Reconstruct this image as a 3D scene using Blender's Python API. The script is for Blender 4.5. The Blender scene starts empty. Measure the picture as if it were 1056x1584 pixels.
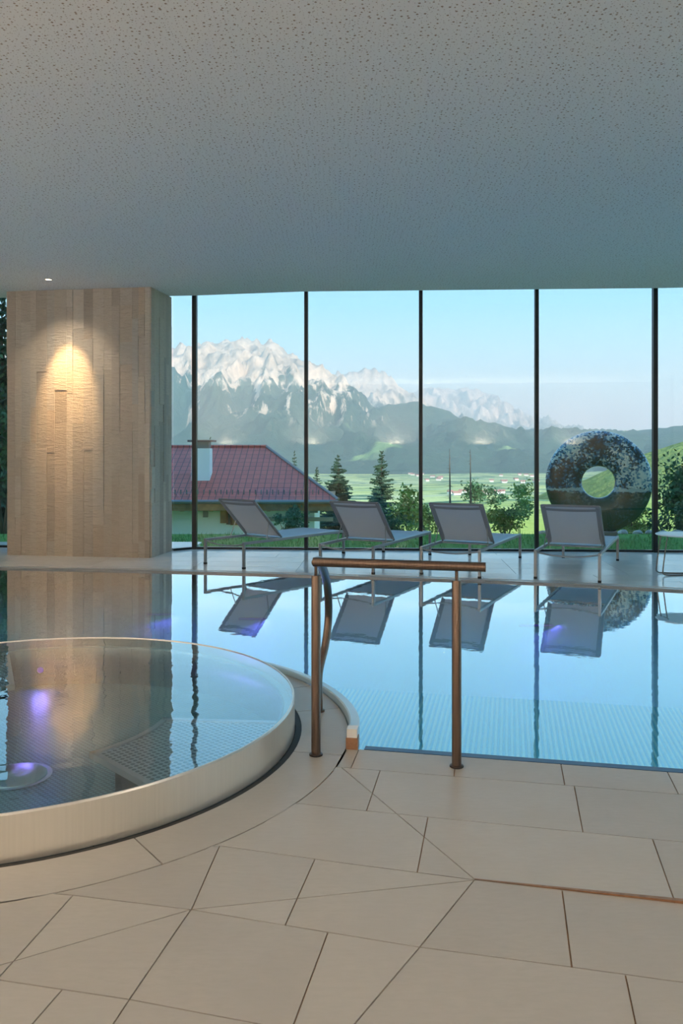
import bpy, bmesh, math, random
from mathutils import Vector, noise
R = math.radians
sc = bpy.context.scene
COL = sc.collection

# ------------------------------------------------------------------ camera
FPX, CX, HY, CAMZ = 1280.0, 528.0, 693.0, 1.42
cam = bpy.data.objects.new('camera', bpy.data.cameras.new('camera'))
COL.objects.link(cam)
cam.location = (0, 0, CAMZ); cam.rotation_euler = (R(90), 0, 0)
cam.data.sensor_fit = 'VERTICAL'; cam.data.sensor_height = 24; cam.data.sensor_width = 16
cam.data.lens = FPX / 1584 * 24
cam.data.shift_y = -(792 - HY) / 1584
cam.data.clip_end = 100000; cam.data.clip_start = 0.05
sc.camera = cam

# ------------------------------------------------------------------ exposure, sky, sun
vs = sc.view_settings
vs.view_transform = 'Standard'; vs.look = 'None'; vs.gamma = 1; vs.use_curve_mapping = False
vs.exposure = 0.15
world = bpy.data.worlds.new('sky'); sc.world = world; world.use_nodes = True
nt = world.node_tree; nt.nodes.clear()
out = nt.nodes.new('ShaderNodeOutputWorld'); bg = nt.nodes.new('ShaderNodeBackground')
tc = nt.nodes.new('ShaderNodeTexCoord'); sp = nt.nodes.new('ShaderNodeSeparateXYZ'); rp = nt.nodes.new('ShaderNodeValToRGB')
nt.links.new(tc.outputs['Generated'], sp.inputs[0]); nt.links.new(sp.outputs['Z'], rp.inputs[0])
nt.links.new(rp.outputs[0], bg.inputs[0]); nt.links.new(bg.outputs[0], out.inputs[0])
els = rp.color_ramp.elements
els[0].position = 0.0; els[0].color = (.84, .98, .95, 1)
els[1].position = 1.0; els[1].color = (.16, .42, .78, 1)
for p, c in ((.06, (.66, .93, .98, 1)), (.17, (.26, .64, .93, 1)), (.45, (.20, .52, .86, 1))):
    e = els.new(p); e.color = c
bg.inputs[1].default_value = 1.45
SUN = bpy.data.lights.new('sun', 'SUN'); SUN.energy = 6.5; SUN.angle = R(.6); SUN.color = (1, .92, .82)
so = bpy.data.objects.new('sun', SUN); COL.objects.link(so)
so.rotation_euler = Vector((-.45, .85, -.30)).to_track_quat('-Z', 'Y').to_euler()

# ------------------------------------------------------------------ helpers
def F(x, y, z=0.0):                                  # photo pixel -> point on the level z
    t = (CAMZ - z) / (y - HY)
    return Vector(((x - CX) * t, FPX * t, z))
def at(x, y, Y):                                     # photo pixel -> point at distance Y
    return Vector(((x - CX) * Y / FPX, Y, CAMZ - (y - HY) * Y / FPX))

def tag(o, label=None, cat=None, group=None, kind=None):
    if label: o['label'] = label
    if cat: o['category'] = cat
    if group: o['group'] = group
    if kind: o['kind'] = kind
    return o
def empty(name, loc=(0, 0, 0), rz=0, label=None, cat=None, group=None, kind=None):
    o = bpy.data.objects.new(name, None); COL.objects.link(o)
    o.location = loc; o.rotation_euler = (0, 0, rz); o.empty_display_size = .1
    return tag(o, label, cat, group, kind)
def link(name, me, parent=None, loc=None):
    o = bpy.data.objects.new(name, me); COL.objects.link(o)
    if parent: o.parent = parent
    if loc is not None: o.location = loc
    return o
def copy_tree(o, parent=None):
    c = o.copy(); COL.objects.link(c); c.parent = parent
    for ch in [x for x in COL.objects if x.parent == o]:
        copy_tree(ch, c)
    return c

class MB:
    def __init__(s): s.v = []; s.f = []
    def add(s, vs, fs):
        b = len(s.v); s.v += [tuple(p) for p in vs]; s.f += [tuple(b + i for i in f) for f in fs]; return s
    def box(s, c, size, rz=0, rx=0):
        hx, hy, hz = (k / 2 for k in size); ca, sa = math.cos(rz), math.sin(rz); cb, sb = math.cos(rx), math.sin(rx)
        P = []
        for dz in (-hz, hz):
            for dx, dy in ((-hx, -hy), (hx, -hy), (hx, hy), (-hx, hy)):
                y, z = dy * cb - dz * sb, dy * sb + dz * cb
                P.append((c[0] + dx * ca - y * sa, c[1] + dx * sa + y * ca, c[2] + z))
        return s.add(P, [(3, 2, 1, 0), (4, 5, 6, 7), (0, 1, 5, 4), (1, 2, 6, 5), (2, 3, 7, 6), (3, 0, 4, 7)])
    def prism(s, poly, z0, z1):
        n = len(poly)
        a = sum(poly[i][0] * poly[(i + 1) % n][1] - poly[(i + 1) % n][0] * poly[i][1] for i in range(n))
        if a < 0: poly = poly[::-1]
        return s.add([(p[0], p[1], z0) for p in poly] + [(p[0], p[1], z1) for p in poly],
                     [tuple(range(n - 1, -1, -1)), tuple(range(n, 2 * n))] + [(i, (i + 1) % n, n + (i + 1) % n, n + i) for i in range(n)])
    def tube(s, pts, r, n=8, cap=True, square=False):
        pts = [Vector(p) for p in pts]; m = len(pts); up = Vector((0, 0, 1)); V = []; fr = None
        for i, p in enumerate(pts):
            d = (pts[min(i + 1, m - 1)] - pts[max(i - 1, 0)]).normalized()
            if fr is None: fr = d.cross(up if abs(d.z) < .95 else Vector((0, 1, 0))).normalized()
            fr = (fr - d * fr.dot(d)).normalized(); w = d.cross(fr)
            rr = r[i] if isinstance(r, (list, tuple)) else r
            for k in range(n):
                a = 2 * math.pi * (k + (.5 if square else 0)) / n
                V.append(p + (fr * math.cos(a) + w * math.sin(a)) * rr)
        Fc = [(i * n + k, i * n + (k + 1) % n, (i + 1) * n + (k + 1) % n, (i + 1) * n + k) for i in range(m - 1) for k in range(n)]
        if cap: Fc += [tuple(range(n - 1, -1, -1)), tuple((m - 1) * n + k for k in range(n))]
        return s.add(V, Fc)
    def lathe(s, prof, c=(0, 0, 0), n=48, a0=0, a1=2 * math.pi, close=False):
        full = abs(a1 - a0 - 2 * math.pi) < 1e-6; na = n if full else n + 1; m = len(prof); V = []
        for i in range(na):
            a = a0 + (a1 - a0) * i / n
            for r, z in prof: V.append((c[0] + r * math.cos(a), c[1] + r * math.sin(a), c[2] + z))
        Fc = []
        for i in range(n):
            j = (i + 1) % na
            for k in range(m if close else m - 1):
                l = (k + 1) % m
                Fc.append((i * m + k, j * m + k, j * m + l, i * m + l))
        if close and not full: Fc += [tuple(range(m - 1, -1, -1)), tuple((na - 1) * m + k for k in range(m))]
        return s.add(V, Fc)
    def grid(s, fn, nu, nv):
        V = [fn(i / nu, j / nv) for j in range(nv + 1) for i in range(nu + 1)]
        return s.add(V, [(j * (nu + 1) + i, j * (nu + 1) + i + 1, (j + 1) * (nu + 1) + i + 1, (j + 1) * (nu + 1) + i) for j in range(nv) for i in range(nu)])
    def mesh(s, name, mat, smooth=False, fix=True, bevel=0):
        me = bpy.data.meshes.new(name); me.from_pydata(s.v, [], s.f)
        if fix or bevel:
            bm = bmesh.new(); bm.from_mesh(me)
            if fix: bmesh.ops.recalc_face_normals(bm, faces=bm.faces)
            if bevel: bmesh.ops.bevel(bm, geom=[e for e in bm.edges if len(e.link_faces) == 2 and e.calc_face_angle(0) > .6], offset=bevel, segments=1, affect='EDGES')
            bm.to_mesh(me); bm.free()
        if smooth:
            me.polygons.foreach_set('use_smooth', [True] * len(me.polygons))
        me.materials.append(mat); me.update()
        return me
    def build(s, name, mat, parent=None, smooth=False, fix=True, bevel=0, origin=None, auto=None):
        if origin is not None: s.v = [(p[0] - origin[0], p[1] - origin[1], p[2] - origin[2]) for p in s.v]
        me = s.mesh(name, mat, smooth, fix, bevel)
        if auto is not None:
            me.set_sharp_from_angle(angle=R(auto))
        o = link(name, me, parent)
        if origin is not None and parent is None: o.location = origin
        return o

# ------------------------------------------------------------------ materials
class M:
    def __init__(s, name):
        s.m = bpy.data.materials.new(name); s.m.use_nodes = True; s.t = s.m.node_tree; s.t.nodes.clear()
        s.o = s.n('OutputMaterial')
    def n(s, kind, **kw):
        nd = s.t.nodes.new('ShaderNode' + kind)
        for k, v in kw.items():
            if k.startswith('i_'):
                key = k[2:].replace('_', ' ')
                nd.inputs[int(key) if key.isdigit() else key].default_value = v
            else: setattr(nd, k, v)
        return nd
    def l(s, a, b): s.t.links.new(a, b)
    def ramp(s, fac, stops):
        r = s.n('ValToRGB'); e = r.color_ramp.elements
        while len(e) < len(stops): e.new(.5)
        for el, (p, c) in zip(e, stops): el.position = p; el.color = (c if len(c) == 4 else (*c, 1))
        s.l(fac, r.inputs[0]); return r.outputs[0]
    def mix(s, fac, a, b, blend='MIX'):
        x = s.n('Mix', data_type='RGBA', blend_type=blend)
        for i, v in ((0, fac), (6, a), (7, b)):
            if hasattr(v, 'is_linked'): s.l(v, x.inputs[i])
            elif i == 0: x.inputs[0].default_value = v
            else: x.inputs[i].default_value = (*v, 1)
        return x.outputs[2]
    def math(s, op, a, b=0.0, c=None):
        x = s.n('Math', operation=op)
        for i, v in enumerate((a, b) if c is None else (a, b, c)):
            if hasattr(v, 'is_linked'): s.l(v, x.inputs[i])
            else: x.inputs[i].default_value = v
        return x.outputs[0]
    def coord(s, kind='Object', scale=(1, 1, 1)):
        t = s.n('TexCoord'); mp = s.n('Mapping'); mp.inputs['Scale'].default_value = scale
        s.l(t.outputs[kind], mp.inputs[0]); return mp.outputs[0]
    def noise(s, vec, scale, detail=3, rough=.5):
        x = s.n('TexNoise'); x.inputs['Scale'].default_value = scale; x.inputs['Detail'].default_value = detail; x.inputs['Roughness'].default_value = rough
        s.l(vec, x.inputs['Vector']); return x.outputs[0]
    def bsdf(s, color, rough=.5, metal=0, bump=None, bstr=.3, bdist=.01, spec=None, aniso=0, **kw):
        b = s.n('BsdfPrincipled')
        if hasattr(color, 'is_linked'): s.l(color, b.inputs['Base Color'])
        else: b.inputs['Base Color'].default_value = (*color, 1)
        if hasattr(rough, 'is_linked'): s.l(rough, b.inputs['Roughness'])
        else: b.inputs['Roughness'].default_value = rough
        b.inputs['Metallic'].default_value = metal
        if spec is not None: b.inputs['Specular IOR Level'].default_value = spec
        if aniso: b.inputs['Anisotropic'].default_value = aniso
        for k, v in kw.items(): b.inputs[k.replace('_', ' ')].default_value = v
        if bump is not None:
            bp = s.n('Bump'); bp.inputs['Strength'].default_value = bstr; bp.inputs['Distance'].default_value = bdist
            s.l(bump, bp.inputs['Height']); s.l(bp.outputs[0], b.inputs['Normal'])
        s.l(b.outputs[0], s.o.inputs[0]); return s.m

def plain(name, color, rough=.5, metal=0, nscale=0, namp=.15, coord='Object', **kw):
    m = M(name)
    if not nscale: return m.bsdf(color, rough, metal, **kw)
    v = m.noise(m.coord(coord), nscale, 4)
    c = m.ramp(v, [(.3, tuple(k * (1 - namp) for k in color)), (.7, tuple(min(1, k * (1 + namp)) for k in color))])
    return m.bsdf(c, rough, metal, **kw)
def emit(name, color, strength):
    m = M(name); e = m.n('Emission'); e.inputs[0].default_value = (*color, 1); e.inputs[1].default_value = strength
    m.l(e.outputs[0], m.o.inputs[0]); return m.m
def clear(name, tint, ior, bscale=0, bstr=.1, rough=0.0, bdist=.02, gain=1.0):   # a see-through surface that mirrors by Fresnel
    m = M(name); tr = m.n('BsdfTransparent'); tr.inputs[0].default_value = (*tint, 1)
    g = m.n('BsdfGlossy'); g.inputs['Roughness'].default_value = rough; g.inputs[0].default_value = (1, 1, 1, 1)
    fr = m.n('Fresnel'); mx = m.n('MixShader'); ge = m.n('NewGeometry')
    m.l(m.math('MULTIPLY_ADD', ge.outputs['Backfacing'], 1 / ior - ior, ior), fr.inputs[0])   # same mirror strength from both sides
    if bscale:
        nz = m.noise(m.coord('Object'), bscale, 2); bp = m.n('Bump'); bp.inputs['Strength'].default_value = bstr; bp.inputs['Distance'].default_value = bdist
        m.l(nz, bp.inputs['Height']); m.l(bp.outputs[0], g.inputs['Normal']); m.l(bp.outputs[0], fr.inputs['Normal'])
    m.l(m.math('MINIMUM', m.math('MULTIPLY', fr.outputs[0], gain), 1.0), mx.inputs[0]); m.l(tr.outputs[0], mx.inputs[1]); m.l(g.outputs[0], mx.inputs[2]); m.l(mx.outputs[0], m.o.inputs[0])
    return m.m

def stone_tile(name, c0, c1, rough=.38):
    m = M(name); co = m.coord('Object'); n1 = m.noise(co, 3.2, 6, .62); n2 = m.noise(m.coord('Object', (9, 30, 9)), 2.0, 4, .6)
    oi = m.n('ObjectInfo'); a = m.mix(n1, c0, c1)
    b = m.mix(m.ramp(n2, [(.40, (0, 0, 0)), (.75, (1, 1, 1))]), a, tuple(k * .86 for k in c0))
    v = m.math('MULTIPLY_ADD', oi.outputs['Random'], .10, .95)
    x = m.n('VectorMath', operation='SCALE'); m.l(b, x.inputs[0]); m.l(v, x.inputs['Scale'])
    rg = m.math('MULTIPLY_ADD', n1, .25, rough - .12)
    return m.bsdf(x.outputs[0], rg, bump=n2, bstr=.06, bdist=.004)
m_tile = stone_tile('floor stone', (.46, .435, .39), (.375, .355, .325))
m_deck = stone_tile('deck stone', (.86, .85, .83), (.78, .77, .76), .15)
m_grout = plain('grout', (.30, .185, .11), .8)
m_dark = plain('dark channel', (.015, .016, .018), .6)
def ceiling_mat():
    m = M('perforated plaster'); co = m.coord('Object')
    col = None; hole = None
    for sc_, off, r0 in ((27, 0, .20), (46, 3.3, .155)):
        mp = m.n('Mapping'); mp.inputs['Location'].default_value = (off, off * .7, 0); m.l(co, mp.inputs[0])
        vo = m.n('TexVoronoi', voronoi_dimensions='2D'); vo.inputs['Scale'].default_value = sc_; vo.inputs['Randomness'].default_value = .85
        m.l(mp.outputs[0], vo.inputs['Vector'])
        sep = m.n('SeparateColor'); m.l(vo.outputs['Color'], sep.inputs[0])
        lim = m.math('MULTIPLY_ADD', sep.outputs[0], r0 * .7, r0 * .35)
        d = m.math('SUBTRACT', lim, vo.outputs['Distance']); d = m.math('MULTIPLY', d, 14); d = m.n_clamp(d)
        hole = d if hole is None else m.math('MAXIMUM', hole, d)
    c = m.mix(hole, (.80, .78, .74), (.33, .24, .165))
    return m.bsdf(c, .85, spec=.2)
def _clamp(self, a):
    x = self.n('Clamp'); self.l(a, x.inputs[0]); return x.outputs[0]
M.n_clamp = _clamp
m_ceil = ceiling_mat()
m_wall = plain('plaster wall', (.55, .50, .44), .85, nscale=3, namp=.05)
m_water = clear('pool water', (.66, .93, 1.0), 1.33, 9, .018, gain=2.6)
m_tubwater = clear('whirlpool water', (.80, .93, .98), 1.33, 7, .06, gain=2.5)
m_glass = clear('window glass', (.93, .985, .985), 1.45)
m_basin = plain('pool basin steel', (.50, .80, .90), .5, nscale=2, namp=.06)
m_tread = plain('pool step', (.20, .68, .95), .45)
m_rib = plain('step rib', (.52, .90, 1.0), .4)
m_curb = plain('curb steel', (.52, .72, .84), .28, .3)
m_frame = plain('anthracite aluminium', (.016, .022, .026), .4, .4)
m_bronze = M('bronze tube'); _n = m_bronze.noise(m_bronze.coord('Object', (60, 60, 2)), 3, 2)
m_bronze = m_bronze.bsdf(m_bronze.ramp(_n, [(.3, (.135, .10, .08)), (.7, (.18, .135, .11))]), .34, .85)
m_copper = plain('copper edge', (.40, .22, .13), .38, .7, nscale=40)
def steel(name, c, rough, sc_=(40, 40, 1.0), aniso=.7, metal=1.0):
    m = M(name); v = m.noise(m.coord('Object', sc_), 2.2, 3)
    return m.bsdf(m.ramp(v, [(.25, tuple(k * .94 for k in c)), (.75, c)]), m.math('MULTIPLY_ADD', v, .12, rough - .06), metal, aniso=aniso)
m_steel = steel('brushed steel', (.90, .86, .79), .34, metal=.8, aniso=0)
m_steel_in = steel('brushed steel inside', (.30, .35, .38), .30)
m_lframe = plain('lounger aluminium', (.30, .315, .32), .42, .6)
def mesh_fabric(name, c):
    m = M(name); w = m.n('TexChecker'); w.inputs['Scale'].default_value = 260; m.l(m.coord('Object'), w.inputs['Vector'])
    col = m.mix(m.math('MULTIPLY', w.outputs['Fac'], .35), c, tuple(k * .6 for k in c)); return m.bsdf(col, .75)
m_sling = mesh_fabric('grey mesh sling', (.50, .55, .62))
m_hem = mesh_fabric('grey mesh hem', (.23, .245, .27))
m_foot = plain('rubber foot', (.02, .02, .02), .7)
m_white = plain('white lacquer', (.78, .79, .79), .35)
m_wire = plain('grey steel wire', (.22, .20, .18), .4, .7)

# ------------------------------------------------------------------ polygon tools
def clip(poly, p, n):
    res = []
    for i in range(len(poly)):
        a, b = poly[i], poly[(i + 1) % len(poly)]
        da = (a[0] - p[0]) * n[0] + (a[1] - p[1]) * n[1]; db = (b[0] - p[0]) * n[0] + (b[1] - p[1]) * n[1]
        if da >= 0: res.append(a)
        if (da >= 0) != (db >= 0):
            k = da / (da - db); res.append((a[0] + (b[0] - a[0]) * k, a[1] + (b[1] - a[1]) * k))
    return res
def area(p): return .5 * sum(p[i][0] * p[(i + 1) % len(p)][1] - p[(i + 1) % len(p)][0] * p[i][1] for i in range(len(p)))
def split(polys, a, b):
    n = (-(b[1] - a[1]), b[0] - a[0]); r = []
    for p in polys:
        for s in (1, -1):
            q = clip(p, a, (n[0] * s, n[1] * s))
            if len(q) > 2 and abs(area(q)) > 4e-4: r.append(q)
    return r
def inset(p, d):
    if area(p) < 0: p = p[::-1]
    q = []
    for i, b in enumerate(p):                              # drop doubled points
        if math.hypot(b[0] - p[i - 1][0], b[1] - p[i - 1][1]) > 2e-3: q.append(b)
    p = q; n = len(p); res = []
    if n < 3: return []
    for i in range(n):
        a, b, c = Vector(p[i - 1]), Vector(p[i]), Vector(p[(i + 1) % n])
        u = (b - a).normalized(); v = (c - b).normalized()
        n1 = Vector((-u.y, u.x)); n2 = Vector((-v.y, v.x)); h = n1 + n2
        if h.length < .3: h = n1 * 1.0; k = 1
        else: h.normalize(); k = min(3, 1 / max(.2, h.dot(n1)))
        w = b + h * d * k; res.append((w.x, w.y))
    return res
def bite(poly, c, r):                                      # take a disc away from a polygon
    dense = []
    for i in range(len(poly)):
        a, b = poly[i], poly[(i + 1) % len(poly)]; L = math.hypot(b[0] - a[0], b[1] - a[1]); k = max(1, int(L / .04))
        ins = any(math.hypot(a[0] + (b[0] - a[0]) * j / 12 - c[0], a[1] + (b[1] - a[1]) * j / 12 - c[1]) < r for j in range(13))
        if not ins: k = 1
        dense += [(a[0] + (b[0] - a[0]) * j / k, a[1] + (b[1] - a[1]) * j / k) for j in range(k)]
    d = [math.hypot(p[0] - c[0], p[1] - c[1]) for p in dense]
    if max(d) < r + .004: return None
    return [p if q >= r else (c[0] + (p[0] - c[0]) * r / q, c[1] + (p[1] - c[1]) * r / q) for p, q in zip(dense, d)]

# ------------------------------------------------------------------ layout of the hall
CC = (-1.605, 4.13)                       # whirlpool centre
RT, RIN, RO, RC = 1.37, 1.405, 1.64, 1.695  # tub wall, paving ring inside/outside, curb outside
XL, XR, YB = -7.5, 8.0, -4.0
CEIL = 3.50
e0, e1 = F(553, 1158), F(1056, 1195)
def Ey(x): return e0.y + (x - e0.x) * (e1.y - e0.y) / (e1.x - e0.x)
def ring_hit(r, side):                    # where the pool edge line meets a circle around the whirlpool
    lo, hi = CC[0], CC[0] + side * r
    for _ in range(50):
        mid = (lo + hi) / 2
        if math.hypot(mid - CC[0], Ey(mid) - CC[1]) < r: lo = mid
        else: hi = mid
    return math.atan2(Ey(lo) - CC[1], lo - CC[0])
DECK = [(XL, 10.45), (-5.6, 10.12)] + [tuple(F(x, y).xy) for x, y in ((0, 877), (150, 880), (300, 883.5), (400, 886.5), (500, 889.5), (620, 893), (750, 897), (840, 900.5), (928, 904.5), (1056, 912))] + [(5.2, 7.62), (6.5, 7.05), (XR, 6.35)]
WA, WB = Vector((-2.057, 11.65)), Vector((4.277, 11.29))   # facade line
def wy(x): return WA.y + (x - WA.x) * (WB.y - WA.y) / (WB.x - WA.x)
def wx_at(px):                                             # facade point seen at photo column px
    k = (px - CX) / FPX; s = (WB.y - WA.y) / (WB.x - WA.x)
    x = k * (WA.y - s * WA.x) / (1 - k * s); return x

# floor base, one slab with a round notch for the whirlpool
aR, aL = ring_hit(1.62, 1), ring_hit(1.62, -1)
aLn = aL - 2 * math.pi if aL > 0 else aL
arc = [(CC[0] + 1.62 * math.cos(aR + (aLn - aR) * i / 60), CC[1] + 1.62 * math.sin(aR + (aLn - aR) * i / 60)) for i in range(61)]
floor = MB().prism([(XR, Ey(XR))] + arc + [(XL, Ey(XL)), (XL, YB), (XR, YB)], -.5, -.006).build('floor', m_grout)
tag(floor, 'beige stone tiled floor in front of the pool', kind='structure')
pen = MB().lathe([(RT + .004, -1.5), (1.615, -1.5), (1.615, -.005), (RT + .004, -.005)], (CC[0], CC[1], 0), 96, close=True).build('floor_ring', m_dark, smooth=True, auto=40)
tag(pen, 'curved stone paving ring around the steel whirlpool', kind='structure')

def line_pts(px): return [tuple(F(x, y).xy) for x, y in px]
def extend(pl):
    a, b = pl[0], pl[1]; k = (XL + .05 - a[0]) / (b[0] - a[0]); L = (XL + .05, a[1] + (b[1] - a[1]) * k * .9)
    a, b = pl[-2], pl[-1]; k = (XR - .05 - a[0]) / (b[0] - a[0]); Rr = (XR - .05, a[1] + (b[1] - a[1]) * k)
    return [L] + pl + [Rr]
rows = [extend(line_pts(p)) for p in (
    [(553, 1158.8), (1056, 1195.8)],
    [(528, 1187), (1056, 1229)],
    [(465, 1243), (528, 1250.5), (1056, 1302.5)],
    [(345, 1309), (528, 1334.5), (733, 1361), (1056, 1398)],
    [(82, 1381), (295, 1407), (528, 1445.5), (645, 1464.5), (884, 1496), (1056, 1519.5)],
    [(0, 1516), (200, 1546), (375, 1579)])]
for k in range(9): rows.append([(p[0], p[1] - .46 * (k + 1)) for p in rows[5]])
joints = [
    [((703, 1190), (702, 1201)), ((868, 1186), (873, 1214))],
    [((587, 1194), (567, 1253)), ((888, 1217), (901.5, 1288.5))],
    [((660.5, 1269), (645.5, 1347.5)), ((1010.5, 1302.5), (1042, 1391.5))],
    [((327, 1337), (297, 1405)), ((486, 1331), (441, 1431)), ((869.5, 1380), (884.5, 1496.5))],
    [((110, 1388), (0, 1510)), ((295, 1407), (200, 1546)), ((506, 1445), (455, 1582)), ((967, 1509), (983, 1584))],
    [((90, 1538), (50, 1584)), ((200, 1546), (175, 1584))]]
crease = {1: [((528, 1187), (733, 1359.5))], 2: [((528, 1187), (733, 1359.5))],
          3: [((733, 1361.5), (295, 1407)), ((733, 1361.5), (649, 1465))],
          4: [((295, 1407), (10, 1490)), ((649, 1465), (548, 1584))]}
random.seed(4)
for b in range(len(rows) - 1):
    up, dn = rows[b], rows[b + 1]
    polys = [list(dn) + list(up)[::-1]]
    if b < 6: J = [(F(*p).xy, F(*q).xy) for p, q in joints[b]]
    else:
        y = (up[0][1] + dn[0][1]) / 2; x = -.1 + random.uniform(-.4, .4)
        J = [(Vector((x, Ey(x) - .3)), Vector((x - .1, Ey(x) - 1.3)))]
    J = sorted(J, key=lambda j: j[0].x)
    first, last = J[0], J[-1]; stp = .46 if b == 0 else .82
    for k in range(1, 20):
        J.append((last[0] + Vector((stp * k, 0)), last[1] + Vector((stp * k, 0)))); J.append((first[0] - Vector((stp * k, 0)), first[1] - Vector((stp * k, 0))))
    for a, c in J:
        if XL < a.x < XR: polys = split(polys, a, c)
    for p, q in crease.get(b, []): polys = split(polys, F(*p).xy, F(*q).xy)
    for p in polys:
        if min(q[1] for q in p) < YB + .1 or (b > 6 and abs(sum(q[0] for q in p) / len(p)) > 4): continue
        q = bite(p, CC, RO + .004)
        if not q: continue
        q = inset(q, .0022)
        if len(q) < 3 or abs(area(q)) < 8e-4: continue
        MB().prism(q, -.02, 0).build('tile', m_tile, floor)
# ring paving
ra = [-112, -82, -52.7, -10.6, 13.6, 30, 58, 90, 122, 154, 186, 218, 248]
for i in range(len(ra) - 1):
    MB().lathe([(RIN, -.02), (RO, -.02), (RO, 0), (RIN, 0)], (CC[0], CC[1], 0), max(6, int((ra[i + 1] - ra[i]) / 3)), R(ra[i] + .1), R(ra[i + 1] - .1), close=True).build('tile', m_tile, pen)
# brass strip let into the floor
g0, g1 = F(734, 1360), F(1056, 1396); d = (g1 - g0).normalized(); nn = Vector((-d.y, d.x, 0)); L = (g1 - g0).length * 1.9
st = MB()
for s, (h, w) in enumerate(((.001, .006), (.014, .024))):
    p = g0 + d * L * s
    st.v += [tuple(p - nn * w / 2), tuple(p + nn * w / 2), tuple(p + nn * w / 2 + Vector((0, 0, h))), tuple(p - nn * w / 2 + Vector((0, 0, h)))]
st.f += [(0, 3, 2, 1), (4, 5, 6, 7), (0, 1, 5, 4), (1, 2, 6, 5), (2, 3, 7, 6), (3, 0, 4, 7)]
tag(st.build('floor_strip', m_copper), 'thin brown metal strip let into the stone floor', 'floor strip')

# ---- pool basin: floor, walls, near step, far wall
def deck_y(x):
    for a, b in zip(DECK, DECK[1:]):
        if a[0] <= x <= b[0]: return a[1] + (b[1] - a[1]) * (x - a[0]) / (b[0] - a[0])
    return DECK[-1][1]
basin = empty('pool_basin', (0, 0, -1.3), label='light blue swimming pool basin under the water', kind='structure')
bo = (0, 0, -1.3)
MB().prism([(XL, Ey(XL)), (XL, 10.4)] + DECK[1:] + [(XR, Ey(XR))], -1.38, -1.3).build('basin_floor', m_basin, basin, origin=bo)
b = MB()
for a, c in zip(DECK, DECK[1:]): b.add([(a[0], a[1] - .02, -1.3), (c[0], c[1] - .02, -1.3), (c[0], c[1] - .02, -.03), (a[0], a[1] - .02, -.03)], [(0, 1, 2, 3)])
b.build('basin_wall', m_basin, basin, origin=bo)
b = MB()
xs = CC[0] + 1.62 * math.cos(aR)
for xa, xb in ((xs, XR), (XL, CC[0] - 1.62)): b.add([(xa, Ey(xa) + .012, -1.3), (xb, Ey(xb) + .012, -1.3), (xb, Ey(xb) + .012, -.05), (xa, Ey(xa) + .012, -.05)], [(0, 1, 2, 3)])
b.build('basin_wall', m_basin, basin, origin=bo)
MB().lathe([(RC - .01, -1.3), (RC - .01, -.03)], (CC[0], CC[1], 0), 80).build('basin_wall', m_basin, basin, smooth=True, origin=bo)
# near steps, ribbed; their front edge runs parallel to the pool edge
ux = Vector((e1.x - e0.x, e1.y - e0.y)).normalized(); un = Vector((-ux.y, ux.x))
def stepP(s, t): return Vector((e0.x, e0.y)) + ux * s + un * t
def step_poly(t0, t1):
    P = [tuple(stepP(7.6, t0)), tuple(stepP(7.6, t1)), tuple(stepP(-.9, t1)), tuple(stepP(-.9, t0))]
    return bite(P, CC, RC) or P
for zz, t0, t1 in ((-.17, .03, 1.52), (-.42, 1.52, 1.86), (-.70, 1.86, 2.2)):
    MB().prism(step_poly(t0, t1), -1.3, zz).build('pool_step', m_tread, basin, origin=bo)
rb = MB(); k = -.85
while k < 5.2:
    pts = [stepP(k, .05 + (1.45) * j / 8) for j in range(9)]
    pts = [p for p in pts if math.hypot(p.x - CC[0], p.y - CC[1]) > RC + .01]
    if len(pts) > 1:
        a, c = pts[0], pts[-1]; w = ux * .008
        rb.add([(*(a - w), -.17), (*(a + w), -.17), (*(c + w), -.17), (*(c - w), -.17), (*(a - w * .6), -.163), (*(a + w * .6), -.163), (*(c + w * .6), -.163), (*(c - w * .6), -.163)],
               [(4, 5, 6, 7), (0, 1, 5, 4), (1, 2, 6, 5), (2, 3, 7, 6), (3, 0, 4, 7)])
    k += .029
tag(rb.build('step_ribs', m_rib, basin, origin=bo), kind='stuff')
# dark steel lip along the near pool edge
lip = MB(); a, c = stepP(.03, .004), stepP(7.4, .004)
lip.prism([tuple(a), tuple(c), tuple(c + un * .045), tuple(a + un * .045)], -.06, -.002)
tag(lip.build('pool_lip', plain('dark steel lip', (.05, .09, .16), .3, .5)), 'dark steel overflow lip along the near pool edge', 'pool edge')

# water
aR2, aL2 = ring_hit(RC, 1), ring_hit(RC, -1)
arc = [(CC[0] + RC * math.cos(aL2 + (aR2 - aL2) * i / 90), CC[1] + RC * math.sin(aL2 + (aR2 - aL2) * i / 90)) for i in range(91)]
wp = [(XL + .02, Ey(XL) + .02)] + [(p[0], max(p[1], Ey(p[0]) + .006)) for p in arc] + [(XR - .02, Ey(XR) + .034)] + [(p[0], p[1] - .006) for p in DECK[::-1]]
wat = MB(); wat.v = [(p[0], p[1], -.022) for p in wp]; wat.f = [tuple(range(len(wp)))]
tag(wat.build('pool_water', m_water), 'still blue water filling the swimming pool', 'water', kind='stuff')

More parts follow.
